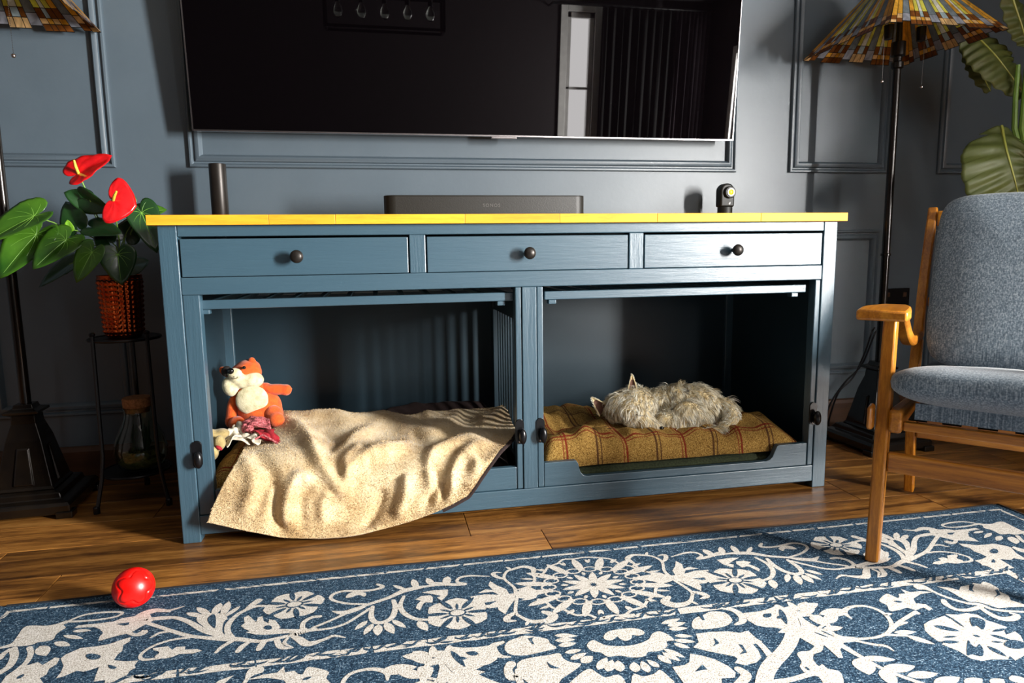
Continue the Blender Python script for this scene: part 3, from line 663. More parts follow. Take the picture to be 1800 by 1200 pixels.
LV = [  # base px, y, tip px, y, width, face, material
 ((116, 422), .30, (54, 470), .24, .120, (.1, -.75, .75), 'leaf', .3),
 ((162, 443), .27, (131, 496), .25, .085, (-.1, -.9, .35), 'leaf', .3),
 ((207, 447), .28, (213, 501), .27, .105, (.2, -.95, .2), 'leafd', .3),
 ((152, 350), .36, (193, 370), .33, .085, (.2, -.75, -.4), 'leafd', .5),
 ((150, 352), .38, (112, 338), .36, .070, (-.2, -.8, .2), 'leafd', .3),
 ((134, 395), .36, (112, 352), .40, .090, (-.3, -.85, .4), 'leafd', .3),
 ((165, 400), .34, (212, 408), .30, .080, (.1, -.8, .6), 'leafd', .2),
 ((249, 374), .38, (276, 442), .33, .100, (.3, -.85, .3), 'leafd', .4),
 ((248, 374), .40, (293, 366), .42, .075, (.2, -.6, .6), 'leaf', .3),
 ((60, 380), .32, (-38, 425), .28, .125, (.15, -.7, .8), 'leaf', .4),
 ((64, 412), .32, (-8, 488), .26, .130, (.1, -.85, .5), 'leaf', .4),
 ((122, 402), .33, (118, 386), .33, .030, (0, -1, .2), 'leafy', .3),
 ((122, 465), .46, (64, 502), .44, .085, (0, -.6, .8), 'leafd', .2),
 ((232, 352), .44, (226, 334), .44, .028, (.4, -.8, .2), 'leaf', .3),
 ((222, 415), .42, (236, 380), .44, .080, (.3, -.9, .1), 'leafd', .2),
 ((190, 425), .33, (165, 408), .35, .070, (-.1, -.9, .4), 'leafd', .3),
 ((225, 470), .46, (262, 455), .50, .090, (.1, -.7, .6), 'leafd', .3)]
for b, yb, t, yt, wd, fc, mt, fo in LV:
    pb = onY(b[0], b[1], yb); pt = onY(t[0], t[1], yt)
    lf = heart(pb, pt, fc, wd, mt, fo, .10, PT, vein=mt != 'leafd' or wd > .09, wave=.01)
    st0 = top_+Vector((random.uniform(-.02, .02), random.uniform(-.02, .02), 0)); mid = (st0+pb)/2+Vector((0, .01, .045))
    MB().tube([st0, (st0*2+mid)/3+Vector((0, 0, .02)), mid, pb*.55+mid*.45+Vector((0, 0, .006)), pb], .0018, 6).build('petiole', 'stem', PT, w=True, smooth=True)
# two flowers
def flower(bpx, y, tpx, ty_, wd, fc, spx, fold, drp):
    pb = onY(bpx[0], bpx[1], y); pt = onY(tpx[0], tpx[1], ty_)
    f = heart(pb, pt, fc, wd, 'red', fold, drp, PT, vein=False, name='spathe', wave=.03)
    sp = onY(spx[0], spx[1], y-.02)
    MB().tube([pb, pb*.5+sp*.5+Vector((0, -.004, 0)), sp], [.0042, .0045, .0028], 10).build('spadix', 'spadix', f, w=True, smooth=True)
    st0 = top_+Vector((0, 0, 0)); MB().tube([st0, st0*.5+pb*.5+Vector((.008, 0, 0)), pb], .0022, 7).build('flower_stem', 'stem', PT, w=True, smooth=True)
flower((138, 305), .33, (196, 272), .34, .105, (-.1, -.72, .55), (130, 281), .35, .05)
flower((199, 352), .30, (239, 361), .30, .150, (.15, -.95, .25), (205, 336), -.12, .15)
# terrarium jar
jx, jy, jz = -.232, .43, .1075
J = thing('terrarium_jar', 'corked glass jar with moss inside on the lower tier of the black stand', 'jar', (jx, jy, jz))
prof = [(.030, .004), (.058, .004), (.070, .014), (.082, .045), (.083, .070), (.074, .110), (.054, .155), (.044, .185), (.0415, .205), (.046, .214)]
inn = [(r-.0025, z+.002 if k == 0 else z) for k, (r, z) in enumerate(prof)][::-1]
inn[-1] = (.001, .0075); inn.insert(-1, (.052, .0075))
MB().lathe([(.001, .002)]+prof+inn, 40, c=(jx, jy, jz), cap=False).build('glass_body', 'glass', J, w=True, smooth=True, angle=60)
mo = MB()
for k in range(42):
    a = random.uniform(0, 2*PI); r = .045*math.sqrt(random.random()); mo.ell((jx+r*math.cos(a), jy+r*math.sin(a), jz+.034+random.uniform(0, .022)), (.018, .018, .013), n=8)
mo.lathe([(.001, .010), (.056, .012), (.070, .03), (.060, .038), (.001, .040)], 24, c=(jx, jy, jz)); mo.build('moss', 'moss', J, w=True, smooth=True)
fr = MB()
for k in range(26):
    a = random.uniform(0, 2*PI); h = random.uniform(.06, .12); r = random.uniform(.01, .045); r2 = r*.75
    fr.tube([(jx+r*.4*math.cos(a), jy+r*.4*math.sin(a), jz+.045), (jx+r*.8*math.cos(a), jy+r*.8*math.sin(a), jz+.045+h*.6), (jx+r2*math.cos(a+.3), jy+r2*math.sin(a+.3), jz+.045+h)], [.0015, .005, .001], 4)
fr.build('fern', 'leafd', J, w=True, smooth=True, kind='stuff')
MB().lathe([(.036, .196), (.0395, .214), (.0430, .2145), (.0445, .240), (.042, .246), (.001, .247)], 28, c=(jx, jy, jz)).build('cork_stopper', 'cork', J, w=True, smooth=True)

# ================================================================== ARMCHAIR
ch = thing('armchair', 'wooden armchair with slate blue seat and back cushions at the right edge', 'armchair', (1.822, -.537, 0.0087), math.atan2(-.753, .657))
WD = .60
def side_prof(name, ctr, mt, x0, x1, par=ch, bevel=.005):    # ctr: (y,z,half thickness) along the piece
    pts = catmull([(a, b, c) for a, b, c in ctr], 6); n = len(pts); L_ = []; R_ = []
    for i in range(n):
        d = pts[min(i+1, n-1)][:2]-pts[max(i-1, 0)][:2]; d = d/np.linalg.norm(d); nn = np.array((-d[1], d[0]))
        L_.append(pts[i][:2]+nn*pts[i][2]); R_.append(pts[i][:2]-nn*pts[i][2])
    vs = []; fs = []
    for i in range(n):
        xa, xb = (x0[i*(len(x0)-1)//(n-1)], x1[i*(len(x1)-1)//(n-1)]) if isinstance(x0, (list, tuple)) else (x0, x1)
        if isinstance(x0, (list, tuple)):
            t = i/(n-1)*(len(x0)-1); k = min(int(t), len(x0)-2); f_ = t-k; xa = x0[k]+(x0[k+1]-x0[k])*f_; xb = x1[k]+(x1[k+1]-x1[k])*f_
        for x, q in ((xa, L_[i]), (xb, L_[i]), (xb, R_[i]), (xa, R_[i])): vs.append((x, q[0], q[1]))
    for i in range(n-1):
        for k in range(4): fs.append((i*4+k, i*4+(k+1) % 4, i*4+4+(k+1) % 4, i*4+4+k))
    fs += [(3, 2, 1, 0), tuple((n-1)*4+k for k in range(4))]
    return MB().add(vs, fs).build(name, mt, par, bevel=bevel, smooth=True, angle=30)
for sgn, X0 in ((-1, 0.0), (1, WD)):
    l = side_prof('leg', [(0, 0, .0175), (.022, .2, .021), (.045, .40, .0235), (.064, .632, .022)], 'chairv', X0-.0155, X0+.0155)
    r = side_prof('leg', [(.640, 0, .015), (.595, .2, .020), (.560, .36, .024), (.600, .52, .021)], 'chairv', X0-.0145, X0+.0145)
    side_prof('back_upright', [(.602, .525, .021), (.640, .66, .0195), (.700, .80, .018), (.765, .935, .012)], 'chairv', X0-.014, X0+.014)
    xs = [-.060, -.060, -.050, -.022, -.016, -.0155, -.0155, -.0155]; xe = [.052, .052, .042, .020, .016, .0155, .0155, .0155]
    if sgn > 0: xs, xe = [-v for v in xe], [-v for v in xs]
    side_prof('armrest', [(-.062, .648, .013), (0, .650, .015), (.07, .649, .015), (.15, .645, .015), (.235, .612, .018), (.33, .560, .018), (.43, .532, .015), (.598, .532, .013)], 'chair', [X0+v for v in xs], [X0+v for v in xe], bevel=.006)
    side_prof('side_rail', [(.004, .375, .030), (.06, .375, .030), (.2, .372, .022), (.555, .352, .022)], 'chair', X0+(.016 if sgn < 0 else -.046), X0+(.046 if sgn < 0 else -.016), bevel=.008)
    side_prof('apron_block', [(-.022, .382, .030), (.02, .382, .034)], 'chairv', X0-.030 if sgn < 0 else X0+.0165, X0-.0165 if sgn < 0 else X0+.030, bevel=.010)
def xbar(name, y0, y1, z0, z1, mt='chairx', x0=.0165, x1=None, **k): return MB().box(x0, (x1 or WD-.0165), y0, y1, z0, z1).build(name, mt, ch, **k)
xbar('front_rail', .024, .046, .350, .373, bevel=.003, x0=.047, x1=WD-.047); xbar('front_stretcher', .020, .042, .238, .288, bevel=.004)
xbar('back_stretcher', .570, .592, .20, .262, bevel=.004); xbar('back_rail', .545, .567, .345, .385, bevel=.004, x0=.047, x1=WD-.047)
xbar('top_rail', .728, .748, .875, .925, bevel=.004); xbar('middle_rail', .628, .645, .62, .65, bevel=.004)
for i in range(7): MB().box(.055+i*.073, .095+i*.073, .047, .544, .374, .378).build('webbing', 'black', ch)
for k in range(5):
    MB().box(.08+k*.105, .10+k*.105, .66, .668, .40, .90, mtx=None).build('back_slat', 'chairv', ch) if False else None
def cushion(name, cx, cy, cz, hx, hy, hz, mtx, bulge=.35, e=4.5, seed=0, nseg=36):
    vs = []; fs = []; n = nseg
    def sp(v, p): return math.copysign(abs(v)**p, v)
    rows = 22
    for j in range(rows+1):
        ph = -PI/2+PI*j/rows
        for i in range(n*2):
            a = 2*PI*i/(n*2); ce = sp(math.cos(ph), 2/3.0)
            x = hx*ce*sp(math.cos(a), 2/e/1.6); y = hy*ce*sp(math.sin(a), 2/e/1.6); z = hz*sp(math.sin(ph), .62)
            z *= .80+.2*(1-(x/hx)**4)*(1-(y/hy)**4)
            q = Vector((x, y, z)); nz = noise.noise(Vector((x*9+seed, y*9, z*9)))*.005+noise.noise(Vector((x*25+seed, y*22, z*25)))*.0018
            q += q.normalized()*nz
            vs.append(mtx @ q+Vector((cx, cy, cz)))
    for j in range(rows):
        for i in range(n*2): fs.append((j*n*2+i, j*n*2+(i+1) % (n*2), (j+1)*n*2+(i+1) % (n*2), (j+1)*n*2+i))
    return MB().add(vs, fs).build(name, 'linen', ch, smooth=True, angle=80)
cushion('seat_cushion', WD/2, .218, .437, .292, .285, .060, rot('X', -11), seed=3)
cushion('back_cushion', WD/2+.012, .558, .712, .282, .272, .056, rot('X', 68.5), seed=9)
bk = MB()
pip = [(x*.283+WD/2, -.052, .43) for x in (-1, 1)]
xbar('valance', .028, .034, .383, .424, 'linen', x0=.07, x1=WD-.06)

# ================================================================== RED BALL
bc = onZ(235, 1032, .008+.0455)
ball = MB(); nb = 128; vs = []; fs = []
Rb = rot('Z', 25) @ rot('X', 70)
for j in range(65):
    th = PI*j/64
    for i in range(nb):
        a = 2*PI*i/nb; star = math.cos(5*a)*.5+.5; lat = th/PI
        r = .0455*(1+.0)
        edge = .42+.24*star
        d = abs(th-edge*1.6); d2 = abs((PI-th)-edge*1.6)
        r -= .0030*math.exp(-(min(d, d2)/.055)**2)+.0024*math.exp(-((th-PI/2)/.045)**2)
        v = Rb @ Vector((r*math.sin(th)*math.cos(a), r*math.sin(th)*math.sin(a), r*math.cos(th)*1.0)); vs.append(v+bc)
for j in range(64):
    for i in range(nb): fs.append((j*nb+i, (j+1)*nb+i, (j+1)*nb+(i+1) % nb, j*nb+(i+1) % nb))
o = MB().add([Vector(v)-bc for v in vs], fs).build('ball', 'redball', loc=bc, smooth=True, angle=80); tag(o, 'shiny red rubber ball with a star pattern on the rug edge', 'ball')

# ================================================================== STRELITZIA behind the chair
bp = thing('potted_strelitzia', 'large leaved green plant in a dark pot behind the armchair', 'potted plant', (3.28, .25, 0))
MB().lathe([(.12, 0), (.13, .01), (.16, .30), (.17, .31), (.17, .33), (.15, .33), (.145, .29), (.001, .29)], 32, c=(3.28, .25, 0)).build('pot', 'black', bp, w=True, smooth=True)
MB().lathe([(.144, .291), (.001, .30)], 24, c=(3.28, .25, 0)).build('soil', 'soil', bp, w=True)
def blade(mid, halfw, side, nrm, mt='banana', pleat=.0050, notch=(), droop=.25):
    pts = catmull([tuple(p) for p in mid], 8); n = len(pts); L_ = [0]
    for i in range(1, n): L_.append(L_[-1]+float(np.linalg.norm(pts[i]-pts[i-1])))
    tot = L_[-1]; P = []; nu = 12
    for i in range(n*3-2):
        k = i/3; i0 = min(int(k), n-2); f_ = k-i0; c = Vector(pts[i0]*(1-f_)+pts[i0+1]*f_); t = k/(n-1)
        wd = halfw*(max(0.0, math.sin(PI*min(1, t*.93+.035))))**.62
        for nt_, dp in notch:
            wd *= 1-dp*math.exp(-((t-nt_)/.018)**2)
        row_ = []
        tan = Vector(pts[i0+1]-pts[i0]).normalized(); sd = Vector(side); sd = (sd-tan*sd.dot(tan)).normalized(); nn = tan.cross(sd)
        if nn.dot(Vector(nrm)) < 0: nn = -nn
        for u in range(-nu, nu+1):
            s_ = u/nu; x = s_*wd
            h = pleat*math.sin((t*tot*150)+abs(s_)*4.0)*min(1, abs(s_)*3)-droop*wd*s_*s_+.012*abs(s_)**.5*0
            row_.append(c+sd*x+tan*(abs(s_)*wd*.35)+nn*h)
        P.append(row_)
    o = MB().grid(P).build('leaf', mt, bp, w=True, smooth=True, angle=80)
    s = o.modifiers.new('solid', 'SOLIDIFY'); s.thickness = .001
    MB().tube([Vector(p)+Vector(nrm).normalized()*.002 for p in pts], [.006*(1-.75*i/n) for i in range(n)], 6).build('midrib', 'bananav', o, w=True, smooth=True)
a0 = onY(1762, 224, .18)
blade([onY(1760, 222, .20), onY(1768, 262, .13), onY(1780, 305, .10), onY(1790, 345, .10)], .165, (1, -.12, .1), (-.2, -1, .3), notch=((.10, .5), (.96, .6)), droop=.2)
blade([onY(1690, 40, .42), onY(1722, 70, .36), onY(1755, 105, .30), onY(1800, 165, .26)], .095, (.75, .2, .55), (-.3, -1, .4), mt='banana')
blade([onY(1768, -50, .30), onY(1780, 0, .28), onY(1795, 45, .27), onY(1806, 80, .27)], .050, (1, 0, .1), (0, -1, .2))
blade([onY(1690, 80, .50), onY(1715, 110, .48), onY(1740, 160, .46)], .05, (.7, .2, .6), (-.3, -1, .4))
for a, b in ((onY(1785, 172, .24), onY(1783, 225, .24)), (onY(1800, 172, .24), onY(1795, 226, .26))):
    base = Vector((3.28, .25, .295)); MB().tube([base, base*.5+b*.5+Vector((.05, .0, .0)), b, a, a+Vector((.0, 0, .12))], [.012, .011, .010, .009, .008], 8).build('stalk', 'stem', bp, w=True, smooth=True)

# ================================================================== CABLES
for k, pl in enumerate([[(1536, 590, .62), (1515, 640, .64), (1485, 672, .66), (1462, 705, .66), (1450, 735, .64)], [(1532, 585, .66), (1520, 620, .66), (1500, 662, .66), (1474, 690, .66), (1458, 735, .66)], [(1453, 729, .60), (1475, 735, .62), (1500, 745, .60), (1525, 752, .56)]]):
    p = [onY(u, v, y) for u, v, y in pl]
    if k < 2: p = [p[0]+Vector((.03, .02, .02)), *p]; p.append(Vector((p[-1].x, p[-1].y, .006))) 
    if k == 2: p = [Vector((q.x, q.y, .006+(.03 if 0 < i < 2 else 0))) for i, q in enumerate(p)]
    m0 = Vector(p[0]); o = MB().tube([Vector(q)-m0 for q in catmull([tuple(q) for q in p], 6)], .004, 8).build('power_cable', 'black', loc=m0, smooth=True)
    tag(o, ['black cable hanging lowest between socket and sideboard', 'black cable hanging nearest the wall behind the right lamp', 'black cable lying on the floor by the right lamp base'][k], 'cable')

# ================================================================== THE ROOM BEHIND THE CAMERA (seen in the screen)
sf = thing('sofa', 'long dark sofa along the far wall, mirrored in the television', 'sofa', (.35, -3.2, 0))
MB().box(-1.15, 1.85, -3.62, -2.75, .08, .40).build('sofa_base', 'sofa', sf, w=True, bevel=.03)
for i in range(4): MB().box(-1.0+i*.68, -.33+i*.68, -3.35, -2.72, .405, .55).build('seat_cushion', 'sofa', sf, w=True, bevel=.04, seg=3)
for i in range(4): MB().box(-1.0+i*.68, -.33+i*.68, -3.62, -3.36, .405, .98).build('back_cushion', 'sofa', sf, w=True, bevel=.05, seg=3)
for x in (-1.22, 1.75): MB().box(x, x+.19, -3.62, -2.75, .08, .66).build('arm', 'sofa', sf, w=True, bevel=.04, seg=3)
for x in (-1.1, 1.8):
    for y in (-3.55, -2.85): MB().box(x-.03, x+.03, y-.03, y+.03, 0, .079).build('leg', 'black', sf, w=True)
def curtain(name, x0, x1, mt, label, y=-3.55, z0=.02):
    P = []; n = 60
    for z in (z0, .8, 1.6, 2.4, 2.52):
        P.append([(x0+(x1-x0)*i/n, y+.035*math.sin(i*.9)+.01*math.sin(i*2.3+z), z) for i in range(n+1)])
    c0 = Vector(((x0+x1)/2, y, z0)); o = MB().grid([[Vector(p)-c0 for p in r] for r in P]).build(name, mt, loc=c0, smooth=True, angle=80)
    s = o.modifiers.new('solid', 'SOLIDIFY'); s.thickness = .003; return tag(o, label, 'curtain')
curtain('curtain', 2.82, 3.52, 'curtain', 'black full length curtain right of the far window, mirrored in the television')
curtain('curtain', 3.56, 3.93, 'plum', 'plum brown curtain in the far right corner, mirrored in the television')
P_g = []  # unseen curtain added to keep window light off the back wall's right end
for z in (.02, .8, 1.6, 2.4, 2.5): P_g.append([(3.885+.095*math.sin(i*1.3), -2.32+.24*i/30, z) for i in range(31)])
c0 = Vector((3.93, -2.2, .02)); o = MB().grid([[Vector(p)-c0 for p in r] for r in P_g]).build('curtain', 'curtain', loc=c0, smooth=True, angle=80)
s = o.modifiers.new('solid', 'SOLIDIFY'); s.thickness = .003; tag(o, 'added dark curtain beside the right wall window, out of view, blocking part of its light', 'curtain')
rd = MB().tube([(2.3, -3.55, 2.54), (3.97, -3.55, 2.54)], .012, 10); o = rd.build('curtain_rail', 'black', smooth=True); tag(o, 'black curtain rail over the far window, mirrored in the television', 'curtain rail')
MB().box(2.3, 2.32, FY, -3.54, 2.535, 2.545).build('bracket', 'black', o); MB().box(3.94, 3.96, FY, -3.54, 2.535, 2.545).build('bracket', 'black', o)
pd = thing('pendant_light', 'black rectangular cage pendant with five bulbs, mirrored in the television', 'pendant light', (.69, -1.5, 2.0))
cg = MB(); x0, x1, ya, yb, za, zb = .32, 1.06, -1.60, -1.42, 1.93, 2.13; t = .008
for y in (ya, yb):
    for z in (za, zb): cg.box(x0, x1, y-t, y+t, z-t, z+t)
for x in (x0, x1):
    for z in (za, zb): cg.box(x-t, x+t, ya, yb, z-t, z+t)
    for y in (ya, yb): cg.box(x-t, x+t, y-t, y+t, za, zb)
cg.box(x0, x1, -1.52, -1.50, zb-t, zb+t); cg.build('cage', 'black', pd, w=True)
for x in (.5, .88): MB().box(x-.005, x+.005, -1.515, -1.505, zb, CEIL).build('rod', 'black', pd, w=True)
MB().box(.45, .93, -1.54, -1.48, CEIL-.02, CEIL).build('ceiling_plate', 'black', pd, w=True)
for i in range(5):
    x = .40+i*.145; MB().lathe([(.016, -.05), (.016, 0)], 12, c=(x, -1.51, zb)).build('bulb_holder', 'black', pd, w=True)
    MB().lathe([(.010, -.05), (.028, -.09), (.029, -.11), (.018, -.135), (.001, -.142)][::-1], 16, c=(x, -1.51, zb), cap=False).build('bulb', 'glass', pd, w=True, smooth=True)
# ================================================================== RUG
RZ = .0085
XC = 1.074; RX0, RX1 = 2*XC-2.478, 2.478; RY1 = -.288; RYC = -1.29; RY0 = 2*RYC-RY1
rug = MB(); vs = []; fs = []
nx, ny = 160, 60
def edge_w(x): return .004*math.sin(x*5.1)+.002*math.sin(x*13+1)
for j in range(ny+1):
    for i in range(nx+1):
        x = RX0+(RX1-RX0)*i/nx; y = RY0+(RY1-RY0)*j/ny
        vs.append((x, y+(edge_w(x) if j == ny else 0), .008))
for j in range(ny):
    for i in range(nx): fs.append((j*(nx+1)+i, j*(nx+1)+i+1, (j+1)*(nx+1)+i+1, (j+1)*(nx+1)+i))
R0 = Vector((XC, RYC, 0))
rugo = MB().add([Vector(v)-R0 for v in vs], fs).build('rug', 'rugblue', loc=R0)
tag(rugo, 'blue rug with cream floral scroll pattern lying in front of the sideboard', 'rug')
so = rugo.modifiers.new('solid', 'SOLIDIFY'); so.thickness = .0075; so.offset = -1
bd = MB()
pp = [(RX0, RY0), (RX1, RY0)]+[(RX0+(RX1-RX0)*i/160, RY1+edge_w(RX0+(RX1-RX0)*i/160)) for i in range(160, -1, -1)]
bd.tube([(x, y, .0055) for x, y in pp+[pp[0]]], .0052, 6); bd.build('binding', 'rugbind', rugo, w=True, smooth=True)
TL = {'A': (0, 1040, 6), 'B': (240, 1020, 6), 'C': (500, 1000, 6), 'D': (760, 960, 6), 'E': (860, 960, 5), 'F': (660, 1080, 6), 'G': (860, 1060, 6), 'H': (1100, 1040, 6), 'J': (1360, 1010, 6.3167), 'K': (1560, 1000, 6)}
CR, DK = [], []      # polygons (x,y) on the rug: cream print, dark print
def W_(t, x, y): a, b, k = TL[t]; p = onZ(a+x/k, b+y/k, RZ); return np.array((p.x, p.y))
def put(polys, dark, mir):
    dst = DK if dark else CR
    for p in polys:
        variants = [p]
        if mir: variants.append([(2*XC-x, y) for x, y in p])
        for q in variants:
            q = [q_ for q_ in q]
            if all(RX0+.01 < x < RX1-.01 and y > RY0 for x, y in q): dst.append(q)
def P(t, pts, dark=0, mir=1, smooth=1):
    q = [W_(t, *p) for p in pts]
    if smooth: q = catmull(q, 3, True)
    put([[tuple(a) for a in q]], dark, mir)
def ribbon(q, w):
    n = len(q); L_ = []; R_ = []
    for i in range(n):
        d = q[min(i+1, n-1)]-q[max(i-1, 0)]; d = d/(np.linalg.norm(d)+1e-9); nn = np.array((-d[1], d[0]))
        L_.append(q[i]+nn*w[i]/2); R_.append(q[i]-nn*w[i]/2)
    return [[tuple(L_[i]), tuple(L_[i+1]), tuple(R_[i+1]), tuple(R_[i])] for i in range(n-1)]
def capd(c, r, n=10): return [(c[0]+r*math.cos(2*PI*i/n), c[1]+r*math.sin(2*PI*i/n)) for i in range(n)]
def S(t, pts, w=None, dark=0, mir=1):
    lw = w or 10; out = []
    for p in pts:
        if len(p) > 2: lw = p[2]
        c = W_(t, p[0], p[1]); out.append((c[0], c[1], lw/1000*.86))
    c = catmull(out, 5); q = [a[:2] for a in c]; ww = [max(.001, a[2]) for a in c]
    put(ribbon(q, ww)+[capd(q[0], ww[0]/2), capd(q[-1], ww[-1]/2)], dark, mir)
def leaf2(a, b, w, n=7, pw=.8):
    d = b-a; L_ = np.linalg.norm(d); d = d/L_; nn = np.array((-d[1], d[0])); up = []; dn = []
    for i in range(n+1):
        t = i/n; h = w/2*math.sin(PI*(t**.85))**pw; up.append(tuple(a+d*L_*t+nn*h)); dn.append(tuple(a+d*L_*t-nn*h))
    return up+dn[::-1][1:-1]
def LF(t, x0, y0, x1, y1, w, dark=0, mir=1): put([leaf2(W_(t, x0, y0), W_(t, x1, y1), w/1000*.84)], dark, mir)
def flower6(t, x, y, r=.068, rot_=0.3, mir=1):
    c = W_(t, x, y); n = 6
    for k in range(n):
        a = rot_+2*PI*k/n; d = np.array((math.cos(a), math.sin(a)*.9)); o_ = np.array((-d[1], d[0]))
        put([leaf2(c+d*.012, c+d*r, r*.95, 9, .55)], 0, mir)
        put([leaf2(c+d*.016, c+d*r*.62, .007)], 1, mir)
        a2 = a+PI/n; d2 = np.array((math.cos(a2), math.sin(a2)*.9)); put([leaf2(c+d2*.020, c+d2*r*1.12, .013)], 1, mir)
    put([[(c[0]+.021*math.cos(i*.5236), c[1]+.016*math.sin(i*.5236)) for i in range(12)]], 1, mir)
    put([[(c[0]+.0165*math.cos(i*.5236), c[1]+.012*math.sin(i*.5236)) for i in range(12)]], 2, mir)
_put = put
LT = []
def put(polys, dark, mir):
    if dark == 2:
        for p in polys:
            LT.append(p)
            if mir: LT.append([(2*XC-x, y) for x, y in p])
    else: _put(polys, dark, mir)
# --- border motifs, left corner
P('A', [(0, 580), (120, 540), (180, 470), (250, 375), (340, 352), (480, 355), (600, 335), (700, 300), (720, 320), (670, 345), (695, 375), (640, 410), (590, 450), (560, 500), (470, 522), (400, 530), (330, 558), (200, 572), (120, 578), (0, 598)])
S('A', [(690, 328, 9), (760, 290), (900, 240), (1100, 214), (1285, 215), (1230, 258), (1050, 290), (850, 308), (740, 312)])
LF('A', 765, 412, 962, 405, 15); LF('A', 668, 458, 880, 494, 15); LF('A', 575, 528, 740, 568, 20); LF('A', 420, 570, 490, 672, 32)
S('A', [(310, 585, 13), (325, 650), (280, 740), (180, 830)]); S('A', [(140, 600, 18), (150, 680), (100, 780), (0, 850)]); S('A', [(0, 700, 14), (40, 650), (110, 605)])
P('A', [(780, 380), (830, 350), (1000, 335), (1200, 310), (1290, 275), (1420, 255), (1520, 200), (1640, 180), (1800, 185), (1800, 212), (1650, 212), (1580, 232), (1600, 268), (1700, 256), (1800, 255), (1800, 285), (1620, 300), (1540, 340), (1480, 370), (1410, 412), (1330, 440), (1240, 460), (1100, 500), (1035, 518), (1050, 470), (1090, 430), (1050, 390), (990, 368), (900, 372)], smooth=0)
P('A', [(1230, 338), (1365, 320), (1360, 345), (1310, 356)], 1, smooth=0)
S('A', [(1360, 430, 12), (1420, 452, 11), (1490, 450, 11), (1540, 422, 10), (1505, 408, 6)])
P('A', [(590, 910), (640, 850), (670, 780), (640, 700), (690, 660), (760, 630), (850, 590), (1000, 575), (1150, 550), (1260, 510), (1380, 475), (1370, 520), (1300, 560), (1290, 620), (1240, 660), (1200, 720), (1330, 730), (1460, 722), (1420, 770), (1430, 800), (1370, 830), (1330, 890), (1220, 920), (1100, 930), (990, 945), (1010, 880), (1045, 790), (960, 820), (880, 840), (810, 830), (740, 860), (670, 890)], smooth=0)
P('A', [(905, 670), (960, 650), (1055, 670), (1050, 700), (990, 715), (930, 705)], 1); P('A', [(1145, 770), (1230, 795), (1200, 815), (1160, 805)], 1)
P('A', [(0, 980), (60, 890), (160, 820), (220, 770), (300, 770), (400, 740), (450, 770), (520, 730), (580, 690), (630, 700), (600, 760), (520, 810), (490, 870), (420, 910), (470, 980)], smooth=0); LF('A', 180, 920, 255, 865, 12, 1)
# --- left scroll
S('B', [(60, 430, 12), (250, 490, 12), (500, 570, 13), (700, 600, 13), (950, 615, 20), (1100, 620, 17), (1300, 640, 13), (1500, 605, 13), (1700, 560, 14), (1800, 530, 14)])
S('B', [(60, 425, 10), (250, 390, 10), (420, 392, 13), (560, 440, 15), (700, 520, 17), (850, 570, 17), (960, 600, 14)])
S('B', [(-20, 400, 20), (80, 335, 14), (200, 306, 13), (330, 315, 10), (420, 295, 9), (500, 272, 4)]); S('B', [(-40, 440, 24), (120, 400, 16)])
S('B', [(390, 530, 9), (250, 550, 10), (190, 580, 9), (140, 605, 3)])
S('B', [(560, 600, 9), (400, 620), (250, 660), (120, 720), (40, 790), (70, 832), (200, 822), (320, 795)])
P('B', [(190, 800), (240, 762), (230, 745), (180, 735), (170, 712), (290, 698), (330, 692), (375, 730), (420, 700), (515, 695), (510, 728), (640, 722), (692, 740), (600, 768), (450, 775), (380, 805), (300, 822), (210, 818)], smooth=0)
S('B', [(0, 572, 12), (55, 545, 12), (100, 528, 8)])
for a in ((525, 340, 720, 385, 19), (635, 282, 790, 372, 20), (888, 235, 800, 380, 24), (975, 218, 900, 390, 24), (1095, 268, 910, 395, 16)): LF('B', *a)
P('B', [(640, 385), (700, 350), (790, 345), (900, 350), (960, 395), (920, 440), (905, 540), (950, 595), (830, 585), (700, 480), (640, 430)])
P('B', [(752, 400), (800, 358), (835, 380), (832, 500), (790, 480), (758, 440)], 1)
S('B', [(1010, 610, 16), (962, 540, 15), (970, 460, 16), (1050, 370, 13), (1150, 312, 13), (1280, 268, 12), (1450, 275, 9), (1600, 268, 7)]); S('B', [(1140, 322, 9), (1200, 270, 16), (1280, 215, 22), (1290, 208, 20)])
P('B', [(1150, 545), (1200, 535), (1140, 510), (1100, 478), (1140, 450), (1132, 390), (1180, 366), (1225, 405), (1262, 440), (1280, 390), (1330, 376), (1340, 425), (1390, 450), (1400, 408), (1465, 420), (1520, 490), (1500, 510), (1700, 512), (1800, 500), (1800, 540), (1500, 562), (1350, 572), (1250, 568)], smooth=0)
P('B', [(1340, 500), (1370, 475), (1420, 480), (1425, 510), (1380, 520)], 1)
S('B', [(1000, 640, 14), (900, 700, 12), (840, 755, 9)]); S('B', [(1180, 650, 12), (1110, 700, 16), (1070, 745, 14)]); S('B', [(1350, 640, 14), (1310, 690, 18), (1290, 725, 14)]); S('B', [(1480, 630, 14), (1510, 690, 16), (1570, 712, 11), (1650, 708, 4)])
flower6('C', 105, 372, .070, .2)
S('C', [(375, 498, 12), (290, 508, 12), (200, 565, 13), (205, 640, 13), (330, 632, 10)])
S('C', [(60, 690, 10), (150, 735, 20), (250, 788, 22), (420, 740, 11), (520, 702, 10), (640, 720, 4)]); S('C', [(100, 690, 20), (220, 650, 16)])
S('C', [(-40, 655, 10), (150, 660, 10), (320, 642, 9), (500, 620, 9), (650, 570, 9), (800, 480, 10), (900, 415, 11)])
S('C', [(300, 618, 9), (500, 535, 9), (650, 465, 11), (800, 400, 11), (950, 350, 13), (1100, 300, 14), (1250, 232, 20), (1380, 200, 20), (1500, 180, 11), (1650, 165, 10), (1800, 160, 9)])
